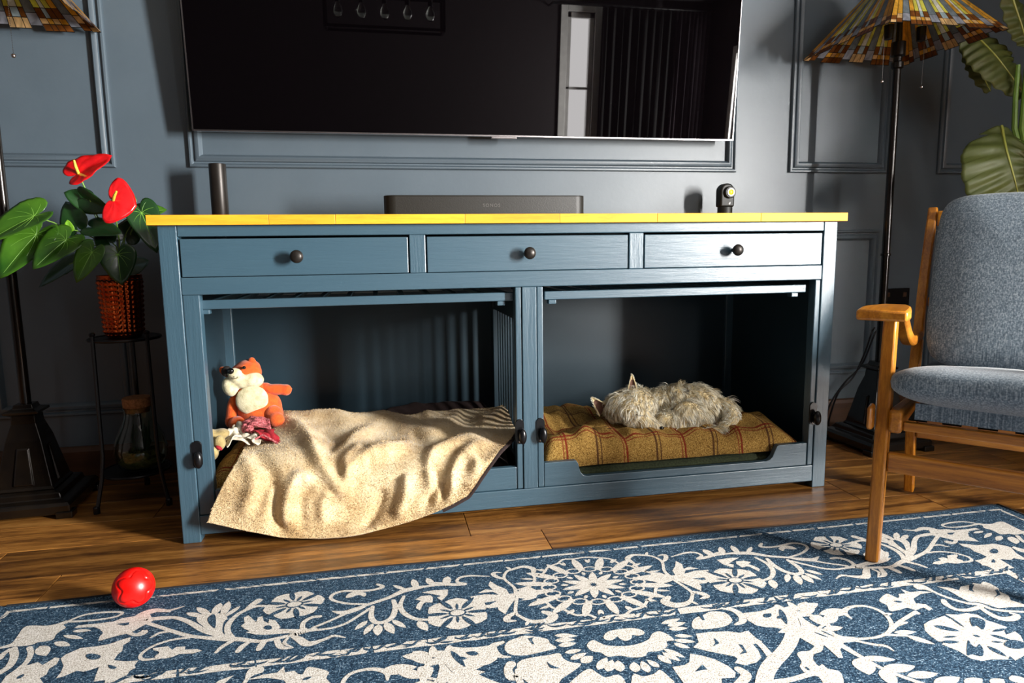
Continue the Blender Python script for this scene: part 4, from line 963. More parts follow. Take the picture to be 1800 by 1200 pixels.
S('C', [(30, 730, 8), (0, 780, 9), (80, 822, 4)]); P('C', [(500, 440), (620, 440), (760, 400), (880, 370), (820, 420), (640, 480), (560, 470)])
S('C', [(860, 370, 9), (650, 360, 9), (500, 320, 10), (510, 268, 11), (620, 232, 11), (800, 230, 11), (950, 216, 11), (1035, 185, 14), (980, 158, 9)])
P('C', [(645, 300), (680, 255), (760, 238), (858, 250), (845, 290), (780, 272), (700, 298)])
LF('C', 1145, 168, 1300, 225, 15); LF('C', 1355, 105, 1400, 215, 22); LF('C', 1500, 92, 1580, 185, 22); LF('C', 1722, 75, 1700, 180, 26)
S('C', [(930, 395, 11), (915, 500, 15), (960, 558, 15), (1050, 558, 15), (1140, 500, 16), (1170, 400, 15), (1150, 330, 12)])
for a in ((875, 542, 740, 642, 18), (935, 572, 835, 692, 19), (990, 582, 982, 702, 25), (1065, 562, 1155, 682, 25), (1135, 535, 1285, 618, 18)): LF('C', *a)
S('C', [(1260, 285, 9), (1222, 380, 13), (1260, 460, 15), (1370, 520, 13), (1500, 532, 10), (1620, 520, 9)]); LF('C', 1410, 545, 1510, 648, 26)
P('C', [(1448, 246), (1550, 225), (1725, 213), (1722, 270), (1660, 332), (1608, 300), (1650, 280), (1560, 262)], smooth=0)
P('C', [(1380, 320), (1440, 285), (1540, 275), (1568, 300), (1560, 352), (1490, 350), (1465, 365), (1430, 435), (1385, 410), (1400, 370), (1440, 333)], smooth=0)
flower6('D', 265, 702, .075, .45)
S('D', [(-20, 388, 15), (100, 392), (220, 402), (340, 396)]); LF('D', 155, 318, 150, 398, 24)
S('D', [(345, 396, 12), (262, 372, 10), (292, 328, 10), (400, 310, 10), (600, 315, 4)])
P('D', [(360, 580), (420, 560), (400, 528), (550, 505), (700, 508), (640, 478), (480, 492), (560, 452), (640, 460), (590, 410), (610, 365), (680, 410), (780, 450), (810, 500), (880, 492), (870, 560), (810, 640), (770, 715), (700, 670), (690, 640), (600, 652), (500, 620), (600, 615), (690, 572), (560, 590), (440, 612), (430, 588)], smooth=0)
S('D', [(885, 500, 13), (860, 430, 9), (760, 340, 9), (780, 270, 9), (850, 240, 11), (960, 213, 14), (1060, 235, 18), (1065, 280, 12)]); LF('D', 775, 215, 850, 252, 10)
S('D', [(765, 345, 8), (690, 325, 13), (640, 292, 14), (670, 275, 9), (725, 278, 4)])
S('D', [(1060, 285, 9), (1080, 350, 9), (1040, 410, 9), (980, 440, 14)])
P('D', [(880, 505), (930, 440), (1010, 420), (1100, 460), (1205, 465), (1110, 510), (1090, 545), (1000, 552), (880, 542)], smooth=0)
S('D', [(890, 545, 10), (878, 690, 10), (930, 740, 10), (1020, 782, 13), (1120, 795, 20), (1230, 780, 26), (1275, 725, 26), (1175, 690, 14)]); S('D', [(870, 700, 11), (800, 740, 18), (790, 780, 18), (880, 785, 5)]); LF('D', 985, 835, 1020, 775, 10)
# rosette (drawn once, both halves)
S('E', [(400, 255, 8), (470, 240), (520, 180), (600, 150), (650, 115), (740, 110), (850, 95), (980, 100), (1080, 115), (1150, 155), (1250, 175), (1320, 210), (1430, 232)], mir=0)
S('E', [(430, 465, 9), (500, 490), (560, 540), (650, 552), (760, 602), (870, 600), (960, 632), (1060, 610), (1190, 600), (1250, 560), (1350, 530), (1395, 470), (1455, 425), (1465, 370), (1530, 318)], mir=0)
rc = W_('E', 917, 335)
def pol(r, a, kx=1, ky=1): return rc+np.array((r*kx*math.cos(a), r*ky*math.sin(a)))
for k in range(10):
    a = 2*PI*k/10+.10; put([leaf2(pol(.006, a), pol(.082, a, 1, .80), .021)], 0, 0)
    a += PI/10; put([leaf2(pol(.062, a, 1, .85), pol(.082, a, 1, .85), .010)], 0, 0)
for k in range(16):
    a = 2*PI*k/16+.06; kx, ky = 1, .72
    put([leaf2(pol(.108, a, kx, ky*1.0), pol(.200, a, kx, ky), .0225, 8, .6)], 0, 0)
    b = a+PI/16; p0 = pol(.160, b, kx, ky); p1 = pol(.190, b, kx, ky)
    put([leaf2(p0, p1+np.array((.006, 0)), .008), leaf2(p0, p1-np.array((.006, 0)), .008)], 0, 0)
    c = pol(.112, b, kx, ky); put(ribbon([c+np.array((.018*math.cos(i*PI/6), .012*math.sin(i*PI/6))) for i in range(13)], [.005]*13), 0, 0)
    put([leaf2(pol(.104, a, kx, ky), pol(.118, a, kx, ky), .020)], 0, 0)
# --- field
P('C', [(60, 1230), (180, 1120), (230, 1045), (270, 1030), (380, 1050), (470, 1085), (440, 1150), (480, 1230)]); LF('C', 190, 1170, 290, 1135, 10, 1)
LF('F', 52, 600, 440, 548, 40); LF('F', 395, 385, 600, 520, 44); P('F', [(450, 552), (600, 550), (600, 620), (560, 670), (485, 712), (455, 640)]); S('F', [(560, 530, 10), (690, 500, 10)])
P('F', [(610, 380), (700, 377), (860, 392), (1000, 378), (1150, 350), (1160, 400), (1190, 440), (1190, 510), (1110, 552), (1060, 580), (1160, 602), (1080, 632), (1090, 690), (1000, 720), (900, 620), (850, 590), (740, 510), (660, 520)], smooth=0)
P('F', [(660, 500), (720, 515), (800, 600), (900, 655), (1000, 715), (960, 860), (690, 860), (690, 720), (702, 640)], smooth=0); P('F', [(845, 440), (930, 445), (970, 465), (930, 478)], 1, smooth=0)
S('F', [(1340, 290, 12), (1240, 330, 20), (1260, 400, 20), (1330, 440, 13), (1420, 445, 5)], mir=0)
P('G', [(160, 470), (200, 400), (280, 370), (380, 340), (600, 370), (640, 420), (710, 470), (560, 510), (380, 547), (220, 537)], mir=0); P('G', [(410, 370), (470, 360), (450, 385), (475, 432), (455, 430)], 1, 0, 0)
P('G', [(290, 650), (340, 600), (450, 570), (620, 545), (740, 525), (780, 580), (860, 620), (970, 640), (880, 720), (760, 800), (700, 900), (560, 900), (440, 770), (330, 730)], mir=0); P('G', [(610, 615), (650, 650), (740, 685), (660, 685), (630, 660)], 1, 0)
S('G', [(230, 640, 24), (200, 700, 20), (240, 780, 24), (350, 760, 18), (470, 840, 18)], mir=0)
P('G', [(800, 900), (960, 740), (1060, 690), (1150, 740), (1230, 780), (1360, 752), (1440, 840), (1480, 1100), (760, 1100)], mir=0); P('G', [(1510, 760), (1620, 770), (1740, 742), (1800, 700), (1900, 780), (1960, 860), (1900, 1100), (1530, 1100)], mir=0)
for a in ((688, 338, 930, 345, 20), (692, 392, 908, 380, 20), (728, 447, 920, 418, 20), (798, 522, 975, 488, 17), (855, 592, 1025, 522, 19), (970, 625, 1092, 555, 27), (1145, 700, 1242, 568, 23), (1245, 720, 1300, 595, 26), (1385, 722, 1355, 600, 26), (1545, 728, 1525, 618, 26), (1685, 730, 1605, 605, 22), (1795, 675, 1665, 595, 18)): LF('G', *a, mir=0)
P('G', [(1205, 350), (1250, 300), (1350, 275), (1500, 260), (1600, 278), (1640, 315), (1580, 342), (1510, 335), (1500, 370), (1440, 397), (1380, 375), (1350, 350), (1300, 387), (1230, 385)], mir=0)
P('G', [(1030, 440), (1090, 388), (1180, 422), (1230, 442), (1400, 452), (1560, 430), (1680, 380), (1720, 320), (1800, 295), (1900, 340), (1950, 390), (1870, 402), (1880, 450), (1800, 502), (1680, 512), (1640, 557), (1520, 572), (1380, 552), (1250, 562), (1180, 520), (1080, 502)], mir=0)
for a in ((375, 335, 575, 280, 18), (438, 358, 630, 322, 20), (450, 392, 655, 380, 18), (515, 462, 705, 465, 16), (508, 508, 735, 525, 18), (505, 542, 680, 592, 18), (395, 598, 628, 692, 18), (385, 638, 578, 728, 19), (335, 665, 485, 758, 22)): LF('H', *a, mir=0)
P('H', [(700, 320), (740, 270), (820, 240), (900, 205), (1040, 215), (1110, 270), (1120, 312), (1050, 360), (900, 387), (720, 387)], mir=0); P('H', [(760, 235), (800, 225), (835, 300), (815, 300)], 1, 0, 0)
S('H', [(1000, 165, 14), (1130, 190, 18), (1220, 250, 20), (1230, 310, 18), (1160, 342, 8)], mir=0)
P('H', [(740, 440), (900, 420), (1080, 415), (1200, 430), (1290, 408), (1380, 490), (1440, 522), (1340, 550), (1400, 620), (1430, 690), (1380, 742), (1260, 772), (1150, 747), (1180, 705), (1150, 680), (1000, 650), (850, 620), (710, 582), (770, 530)], mir=0, smooth=0)
P('H', [(930, 488), (985, 540), (920, 570), (945, 540)], 1, 0); P('H', [(1190, 550), (1230, 560), (1280, 640), (1200, 662), (1245, 620)], 1, 0, 0)
P('H', [(490, 790), (620, 770), (670, 740), (680, 650), (800, 670), (940, 710), (1080, 780), (1160, 850), (1150, 902), (1010, 912), (1020, 1060), (680, 1060)], mir=0, smooth=0); P('H', [(730, 845), (810, 765), (860, 820), (800, 825)], 1, 0, 0); S('H', [(1190, 812, 20), (1270, 880, 24), (1190, 980, 22)], mir=0)
P('H', [(1240, 222), (1400, 205), (1500, 180), (1600, 138), (1700, 180), (1800, 230), (1800, 370), (1700, 387), (1580, 372), (1480, 372), (1380, 352), (1290, 302)], smooth=0); LF('H', 1460, 268, 1535, 228, 18, 1); LF('H', 1625, 180, 1700, 345, 16, 1)
S('J', [(40, 345, 16), (160, 420, 26), (215, 540, 34), (200, 700, 34), (110, 850, 34), (0, 960, 36), (-80, 1080, 36), (-120, 1250, 36)])
S('H', [(1340, 490, 16), (1440, 570, 16), (1560, 720, 18)]); S('J', [(0, 1195, 20), (200, 1160, 15), (400, 1100, 16)])
P('J', [(148, 298), (220, 320), (295, 380), (240, 400), (180, 360)]); S('J', [(180, 400, 8), (340, 368, 7)]); LF('J', 315, 372, 492, 315, 30); LF('J', 235, 408, 475, 462, 20)
S('J', [(200, 430, 11), (330, 500, 10), (480, 590, 12), (650, 640, 12)]); P('J', [(545, 490), (570, 450), (640, 420), (700, 430), (717, 470), (690, 520), (610, 542), (560, 540)]); S('J', [(490, 600, 8), (570, 540, 9)]); LF('J', 550, 605, 770, 580, 24)
P('J', [(265, 590), (430, 600), (600, 620), (760, 680), (900, 690), (900, 740), (780, 752), (740, 830), (770, 922), (720, 922), (620, 830), (560, 780), (520, 832), (440, 882), (480, 760), (400, 680), (270, 632)], smooth=0); LF('J', 445, 635, 620, 700, 5, 1); LF('J', 520, 615, 680, 690, 5, 1)
S('J', [(860, 712, 14), (1000, 708, 9), (1150, 690, 9), (1270, 640, 11), (1310, 560, 11), (1270, 470, 11), (1180, 400, 11), (1050, 352, 10), (920, 346, 10), (820, 370, 13), (785, 420, 15), (860, 482, 6)]); LF('J', 1210, 440, 1320, 430, 12)
S('J', [(1300, 615, 13), (1400, 520, 11), (1516, 450, 11)]); LF('J', 1335, 640, 1560, 642, 18)
LF('K', 70, 670, 300, 658, 19); LF('K', 195, 700, 505, 792, 22); S('K', [(-20, 690, 10), (200, 700, 9)]); S('K', [(200, 560, 8), (80, 600, 10)]); S('K', [(100, 575, 9), (200, 510, 11), (300, 450, 12)]); LF('K', 280, 460, 350, 465, 16)
S('J', [(880, 725, 8), (1100, 770, 10), (1250, 792, 10), (1330, 842, 4)]); S('J', [(750, 780, 18), (900, 870, 15), (1010, 930, 12), (1150, 1010, 11), (1300, 1080, 11), (1516, 1160, 11), (1700, 1240, 11)])
LF('J', 985, 922, 1355, 940, 24); LF('J', 955, 920, 1060, 1110, 50); LF('J', 1205, 1042, 1570, 1010, 28); LF('J', 1210, 1040, 1345, 1240, 36)
P('J', [(480, 770), (550, 790), (530, 850), (450, 880), (440, 940), (500, 1012), (540, 990), (600, 1040), (700, 1060), (760, 1110), (770, 1260), (600, 1260), (500, 1130), (400, 1120), (330, 1070), (290, 1010), (310, 960), (260, 882), (300, 848), (400, 840)]); LF('J', 355, 1020, 400, 1065, 6, 1)
LF('K', -30, 1062, 292, 1028, 30); LF('K', 205, 1125, 535, 1098, 27); S('K', [(0, 1072, 12), (150, 1130, 12), (400, 1215, 12), (700, 1300, 12)]); LF('K', 490, 1215, 765, 1138, 30); LF('K', 820, 1215, 1000, 1155, 28); LF('K', 1100, 1215, 1225, 1160, 26); LF('K', 1310, 1120, 1440, 1210, 36)
P('K', [(140, 208), (240, 242), (340, 230), (480, 240), (350, 262), (272, 310), (300, 360), (400, 367), (475, 415), (440, 437), (380, 402), (300, 432), (200, 402), (80, 332), (125, 290), (118, 260), (190, 255)], smooth=0)
P('K', [(270, 172), (350, 160), (430, 190), (500, 242), (400, 217), (320, 212)]); S('K', [(440, 215, 10), (560, 270, 10), (700, 320, 11), (850, 360, 12), (980, 372, 14), (1100, 420, 12), (1250, 440, 11), (1440, 450, 9)])
P('K', [(520, 182), (650, 193), (755, 222), (770, 185), (860, 165), (860, 222), (920, 242), (888, 205), (900, 145), (980, 157), (1010, 130), (1080, 150), (1170, 200), (1180, 235), (1280, 280), (1300, 327), (1440, 370), (1440, 397), (1280, 402), (1170, 412), (1050, 372), (960, 347), (860, 342), (760, 292), (640, 222)], smooth=0)
P('K', [(1125, 302), (1160, 270), (1135, 218), (1165, 215), (1192, 270)], 1, 1, 0); P('K', [(870, 170), (915, 160), (895, 215), (868, 210)], 1, 1, 0)
S('K', [(985, 395, 15), (850, 430, 14), (720, 422, 14), (615, 365, 17), (595, 330, 14)]); S('K', [(975, 400, 12), (1080, 470, 17), (1200, 520, 20), (1320, 520, 20), (1370, 485, 14), (1300, 465, 8)])
P('K', [(385, 580), (440, 545), (540, 510), (600, 490), (650, 520), (690, 520), (610, 472), (740, 480), (830, 462), (950, 480), (1050, 540), (1150, 570), (1262, 612), (1230, 650), (1250, 690), (1345, 655), (1405, 700), (1440, 772), (1440, 912), (1350, 962), (1290, 912), (1272, 952), (1100, 950), (1000, 967), (880, 942), (750, 862), (575, 792), (600, 762), (540, 762), (450, 700), (395, 645)], smooth=0)
for q in ([(870, 520), (930, 510), (1030, 550), (1012, 640), (950, 600), (900, 605)], [(850, 750), (890, 800), (940, 822), (970, 790), (1012, 850), (1000, 920), (900, 900), (838, 902)], [(1300, 745), (1440, 775), (1440, 835), (1320, 838), (1230, 795)]): P('K', q, 1)
for a in ((485, 598, 770, 655, 20), (575, 770, 760, 768, 14), (590, 720, 740, 708, 8), (1055, 812, 1260, 925, 16), (1080, 690, 1330, 760, 14), (1110, 660, 1260, 625, 10), (650, 500, 820, 620, 6), (1100, 765, 1230, 775, 8), (905, 695, 985, 718, 9)): LF('K', *a, 1)
# mirrored field for the far side of the rug
for L_ in (CR, DK):
    L_ += [[(x, 2*RYC-y) for x, y in q][::-1] for q in list(L_) if min(y for x, y in q) > RYC+.02]
# woven border stripes
def stripe(d0, d1, gaps, seed):
    rnd = random.Random(seed)
    xs0, xs1, ys0, ys1 = RX0+d0, RX1-d0, RY0+d0, RY1-d0; w = d1-d0
    for hor, fixed, sg in ((1, ys1, -1), (1, ys0, 1), (0, xs0, 1), (0, xs1, -1)):
        a, b = (xs0, xs1) if hor else (ys0+w, ys1-w); p = a
        while p < b-.001:
            ln = min(rnd.uniform(.06, .17), b-p); sk = rnd.uniform(-.012, .012); g = gaps*rnd.uniform(.3, 1.2)
            n = 5; up = []; dn = []
            for i in range(n+1):
                t = p+ln*i/n; wob = rnd.uniform(0, w*.16)
                up.append((t, fixed+sg*wob)); dn.append((t+sk, fixed+sg*(w-rnd.uniform(0, w*.12))))
            q = up+dn[::-1]
            CR.append(q if hor else [(y, x) for x, y in q])
            for k in range(int(ln/.03) if w < .015 else 0):
                c = p+ln*rnd.random(); cv = [np.array((c-.012+.024*i/4, fixed+sg*w*(.1+.8*i/4))) for i in range(5)]
                for q in ribbon(cv, [.001, .002, .003, .002, .001]): DK.append(q if hor else [(y, x) for x, y in q])
            if w > .015:
                for k in range(int(ln/.016)):
                    c = p+ln*rnd.random(); yy0 = fixed+sg*w*rnd.uniform(.1, .5); kind = rnd.random()
                    if kind < .55: cv = [np.array((c+.022*math.cos(t_), yy0+sg*w*.4*math.sin(t_)*1.0)) for t_ in np.linspace(.3+rnd.random(), 2.6+rnd.random(), 7)]
                    else: cv = [np.array((c-.02+.04*i/5, yy0+sg*w*.35*math.sin(i*.9+rnd.random()))) for i in range(6)]
                    for q in ribbon(cv, [.001, .004, .0065, .0075, .005, .003, .001][:len(cv)]): DK.append(q if hor else [(y, x) for x, y in q])
            p += ln+g
stripe(.030, .041, .010, 3); stripe(.358, .386, .004, 5)
def print_layer(name, polys, mt, z):
    vs = []; fs = []
    for q in polys:
        k = len(vs); vs += [(x-R0.x, y-R0.y, z+(len(fs)*7 % 31)*1.1e-5) for x, y in q]; f = list(range(k, k+len(q)))
        A_ = sum(q[i][0]*q[(i+1) % len(q)][1]-q[(i+1) % len(q)][0]*q[i][1] for i in range(len(q)))
        fs.append(tuple(f if A_ > 0 else f[::-1]))
    o = MB().add(vs, fs).build(name, mt, rugo); o['kind'] = 'stuff'; return o
print_layer('cream_pattern', CR, 'rugcream', .0083); print_layer('dark_pattern', DK, 'rugdark', .0088); print_layer('flower_centre', LT, 'rugcream', .0093)

# ================================================================== IN THE COMPARTMENTS
def pad(x0, x1, y0, y1, zb, zt, wr, seed, nx=90, ny=60, edge=.06, fr=None):
    top = []
    for j in range(ny+1):
        r_ = []
        for i in range(nx+1):
            u, v = i/nx, j/ny; x = x0+(x1-x0)*u; y = y0+(y1-y0)*v
            dx_ = min(u, 1-u)*(x1-x0); dy_ = min(v, 1-v)*(y1-y0)
            e = min(1, dx_/edge)*min(1, dy_/edge); e = (1-(1-min(1, dx_/edge))**2.4)**.5*(1-(1-min(1, dy_/edge))**2.4)**.5
            nz = noise.noise(Vector((x*5+seed, y*6, seed)))*.034+noise.noise(Vector((x*13+seed, y*9, seed)))*.022+.014*noise.noise(Vector((x*24, y*10+seed, 3)))
            nz += .010*math.sin(x*22+4*noise.noise(Vector((x*3, y*4, seed))))*math.exp(-(v/.35)**2)
            z = zb+(zt-zb)*(.12+.88*e)+nz*wr*e
            x += noise.noise(Vector((y*8, seed, 2)))*.012*(1-e); y += noise.noise(Vector((x*8, seed, 5)))*.010*(1-e)
            if fr: z = fr(x, y, z)
            r_.append((x, y, z))
        top.append(r_)
    return top
def uvgrid(o, nx, ny, wx, wy):
    uv = o.data.uv_layers.new(name='UVMap')
    for l in o.data.loops:
        i = l.vertex_index % (nx+1); j = (l.vertex_index//(nx+1)) % (ny+1); uv.data[l.index].uv = (i/nx*wx, j/ny*wy)
def tweed_pad(label, x0, x1, y0, y1, zb, zt, seed, nm='tweed_cushion', cat='cushion', **k):
    c0 = Vector(((x0+x1)/2, (y0+y1)/2, zb)); t = pad(x0, x1, y0, y1, zb+.035, zt, 1, seed, **k)
    tt = [[Vector(p)-c0 for p in r] for r in t]; bt = [[Vector((p.x, p.y, max(.0, (p.z*.0)+.001+.0*1))) for p in r] for r in tt]
    ny_, nx_ = len(tt)-1, len(tt[0])-1
    mb = MB().grid(tt); o = mb.build(nm, 'tweed', loc=c0, smooth=True, angle=80); uvgrid(o, nx_, ny_, x1-x0, y1-y0); tag(o, label, cat)
    s = o.modifiers.new('solid', 'SOLIDIFY'); s.thickness = .030; s.offset = -1
    return o
tc = tweed_pad('yellow brown check tweed cushion under the white dog in the right compartment', 1.080, 1.995, .030, .618, .086, .205, 4.0)
def fleece_pad(label, x0, x1, y0, y1, zb, zt, mt):
    c0 = Vector(((x0+x1)/2, (y0+y1)/2, zb)); mb = MB()
    n = 14
    pts = rrect(x0, x1, y0, y1, .05, 8); L_ = []
    for k, (ins, z) in enumerate([(.012, zb), (.0, zb+.012), (0, zt-.012), (.012, zt)]):
        q = rrect(x0+ins, x1-ins, y0+ins, y1-ins, .05, 8); L_.append([Vector((a, b, z))-c0+Vector((noise.noise(Vector((a*30, b*30, z)))*.002,)*3) for a, b in q])
    m = len(L_[0]); vs = [p for r in L_ for p in r]; fs = [(j*m+i, j*m+(i+1) % m, (j+1)*m+(i+1) % m, (j+1)*m+i) for j in range(3) for i in range(m)]+[tuple(range(m-1, -1, -1)), tuple(range(3*m, 4*m))]
    o = mb.add(vs, fs).build('fleece_mat', mt, loc=c0, smooth=True); tag(o, label, 'mat'); return o
fleece_pad('dark green fleece mat showing below the tweed cushion, right compartment', 1.078, 1.995, .045, .62, .0785, .118, 'greenf')
tl = tweed_pad('brown tweed cushion corner at the far left of the left compartment', .060, .400, .046, .618, .0787, .190, 11.0, nx=50)
bf = MB(); c0 = Vector((.68, .34, .079)); t = pad(.405, 1.003, .046, .618, .079, .185, .6, 21.0, fr=lambda x, y, z: z+(.065*max(0, min(1, (y-.49)/.06))*math.exp(-((x-.78)/.24)**4)-.045*max(0, min(1, (.3-y)/.1)))*min(1, max(0, (z-.08)/.05)))
o = bf.grid([[Vector(p)-c0 for p in r] for r in t]).build('brown_throw', 'brownf', loc=c0, smooth=True, angle=80); s = o.modifiers.new('solid', 'SOLIDIFY'); s.thickness = -.02 if False else .0006; tag(o, 'dark brown fleece throw bunched beneath the cream blanket', 'throw')

# ---- cream blanket
rows = [
 (.50, [(452, 742), (500, 722), (580, 731), (660, 741), (740, 729), (820, 722), (888, 714)]),
 (.38, [(440, 765), (500, 742), (580, 746), (660, 752), (740, 744), (820, 736), (893, 722)]),
 (.22, [(430, 785), (500, 768), (580, 768), (660, 772), (740, 764), (820, 756), (900, 742)]),
 (.07, [(424, 800), (500, 796), (580, 796), (660, 796), (740, 790), (820, 782), (906, 762)]),
 (-.022, [(402, 834), (480, 842), (570, 846), (660, 846), (740, 840), (815, 828), (876, 796)]),
 (-.040, [(376, 885), (465, 895), (560, 903), (650, 900), (735, 884), (797, 866), (846, 836)]),
 (-.050, [(364, 918), (450, 936), (520, 946), (620, 941), (715, 918), (780, 894), (822, 872)])]
ctl = []
for y, r_ in rows: ctl.append([tuple(q if q.z > .013 else onZ(u, v, .013)) for (u, v), q in [((u, v), onY(u, v, y-(.012*math.sin(i*1.7) if y < 0 else 0))) for i, (u, v) in enumerate(r_)]])
NU, NV = 260, 200
rowsI = [catmull(r_, NU//6) for r_ in ctl]; nuu = len(rowsI[0])
G = []
colsI = [catmull([rowsI[k][i] for k in range(len(rowsI))], NV//6) for i in range(nuu)]
nvv = len(colsI[0]); G = np.array([[colsI[i][j] for i in range(nuu)] for j in range(nvv)])   # [v][u][3]
D = G-np.array(tuple(CAM)); zf = D@np.array(tuple(AF)); PU = 900+F_PX*(D@np.array(tuple(AX)))/zf; PV = 600-F_PX*(D@np.array(tuple(AY)))/zf
FOLDS = [([(505, 728), (580, 737), (660, 747), (740, 736), (880, 722)], .012, 6), ([(495, 735), (540, 768), (564, 819), (588, 849), (603, 866)], .017, 11), ([(531, 720), (570, 729), (615, 747), (660, 744), (700, 735)], .016, 9), ([(440, 800), (466, 812), (468, 849), (450, 895)], -.013, 10),
 ([(603, 860), (618, 822), (654, 798), (700, 790)], .015, 10), ([(480, 815), (483, 870), (486, 915), (504, 942)], -.013, 9), ([(500, 925), (504, 876), (522, 840), (548, 850)], .014, 10), ([(570, 920), (567, 880), (580, 860)], .010, 9),
 ([(648, 804), (651, 855)], -.009, 7), ([(600, 784), (637, 766), (692, 751), (754, 759), (805, 751)], .015, 9), ([(762, 870), (758, 803), (805, 781), (857, 773)], .015, 9), ([(789, 872), (798, 825), (827, 795), (868, 781)], .014, 8),
 ([(651, 835), (648, 810), (684, 799), (721, 777)], .012, 8), ([(758, 812), (765, 854), (747, 890)], -.014, 8), ([(607, 847), (607, 810), (640, 784)], .012, 8), ([(780, 845), (778, 880)], -.010, 6),
 ([(430, 800), (445, 850), (425, 905)], .009, 13), ([(535, 930), (530, 880), (548, 850)], -.008, 8), ([(640, 930), (665, 895), (668, 860)], -.009, 9), ([(700, 915), (712, 870), (715, 830)], .013, 10), ([(820, 800), (838, 820), (815, 865)], .010, 8),
 ([(740, 735), (780, 745), (815, 735)], .013, 8), ([(840, 742), (868, 735), (890, 716)], .012, 8), ([(720, 760), (760, 775), (800, 765)], -.010, 7), ([(560, 755), (600, 770), (575, 790)], -.009, 8), ([(380, 925), (450, 940), (520, 948), (620, 943), (720, 918)], .006, 6)]
# surface normals
du = np.gradient(G, axis=1); dv = np.gradient(G, axis=0); N = np.cross(du, dv); N /= np.linalg.norm(N, axis=2, keepdims=True)+1e-9
if N[nvv//2, nuu//2] @ np.array((0, -.5, .8)) < 0: N = -N
H = np.zeros(PU.shape)
WPU = PU+1.5*np.sin(PV*.05); WPV = PV+1.5*np.sin(PU*.04)
for pl, amp, w in FOLDS:
    pl = catmull(pl, 6); d2 = np.full(PU.shape, 1e9); tt = np.zeros(PU.shape)
    for k in range(len(pl)-1):
        a, b = pl[k], pl[k+1]; ab = b-a; L2 = ab@ab; t = np.clip(((WPU-a[0])*ab[0]+(WPV-a[1])*ab[1])/L2, 0, 1)
        dd = (WPU-a[0]-t*ab[0])**2+(WPV-a[1]-t*ab[1])**2; m_ = dd < d2; d2[m_] = dd[m_]; tt[m_] = (k+t[m_])/(len(pl)-1)
    H += amp*1.5*np.exp(-d2/(w*w*1.15))*np.clip(np.minimum(tt, 1-tt)*5+.25, 0, 1)
for j in range(nvv):
    for i in range(nuu):
        p = G[j, i]; H[j, i] += .003*noise.noise(Vector((p[0]*8, p[1]*8, p[2]*8)))+.0004*noise.noise(Vector((p[0]*26, p[1]*26, p[2]*26)))
v_ = np.linspace(0, 1, nvv)[:, None]; 
H = H*np.clip((1.05-np.abs(v_-.5)*2)*6, .25, 1)
for _ in range(6):
    H[1:-1, 1:-1] = (H[1:-1, 1:-1]*2+H[:-2, 1:-1]+H[2:, 1:-1]+H[1:-1, :-2]+H[1:-1, 2:])/6
G2 = G+N*H[..., None]; G2[..., 2] = np.maximum(G2[..., 2], .0125)
ff = np.clip((.195-G2[..., 2])/.045, 0, 1); ff = ff*ff*(3-2*ff); G2[..., 1] = G2[..., 1]*(1-ff)+np.minimum(G2[..., 1], -.014)*ff
B0 = Vector((.5, .1, .1)); jit = np.zeros(G2.shape)
bl = MB().grid([[tuple(G2[j, i]+jit[j, i]-np.array(tuple(B0))) for i in range(nuu)] for j in range(nvv)])
blk = bl.build('blanket', ['fleece', 'brownf'], loc=B0, smooth=True, angle=90)
me = blk.data; nrm = sum((p.normal for p in me.polygons), Vector())
if nrm.dot(Vector((0, -.5, .8))) < 0: me.flip_normals()
so = blk.modifiers.new('solid', 'SOLIDIFY'); so.thickness = .008; so.offset = -1; so.material_offset = 1; so.material_offset_rim = 0
ed = [G2[j, -2] for j in range(int(nvv*.50), nvv-1, 4)]+[G2[-2, i] for i in range(nuu-3, int(nuu*.80), -5)]
MB().tube([(p[0]+.004, p[1]+.003, max(p[2]-.004, .007)) for p in ed], .0065, 8).build('brown_edge', 'brownf', blk, w=True, smooth=True)
tag(blk, 'cream fleece blanket spilling out of the left compartment onto the floor', 'blanket')
# pile tufts on the blanket
rng = np.random.default_rng(5); nt_ = 42000
jj = rng.integers(0, nvv-1, nt_); ii = rng.integers(0, nuu-1, nt_); fu = rng.random((nt_, 1)); fv = rng.random((nt_, 1))
base = G2[jj, ii]*(1-fu)*(1-fv)+G2[jj, ii+1]*fu*(1-fv)+G2[jj+1, ii]*(1-fu)*fv+G2[jj+1, ii+1]*fu*fv
dirn = N[jj, ii]*.9+rng.normal(0, .38, (nt_, 3)); dirn /= np.linalg.norm(dirn, axis=1, keepdims=True); sd = np.cross(dirn, rng.normal(0, 1, (nt_, 3))); sd /= np.linalg.norm(sd, axis=1, keepdims=True)
ln = rng.uniform(.002, .0048, (nt_, 1)); b0 = base-np.array(tuple(B0)); V = np.stack([b0-sd*.0008, b0+sd*.0008, b0+dirn*ln], 1).reshape(-1, 3)
me = bpy.data.meshes.new('pile'); me.from_pydata(V.tolist(), [], [(3*k, 3*k+1, 3*k+2) for k in range(nt_)]); me.materials.append(M['fleece']); o = bpy.data.objects.new('pile', me); COL.objects.link(o); o.parent = blk; o['kind'] = 'stuff'

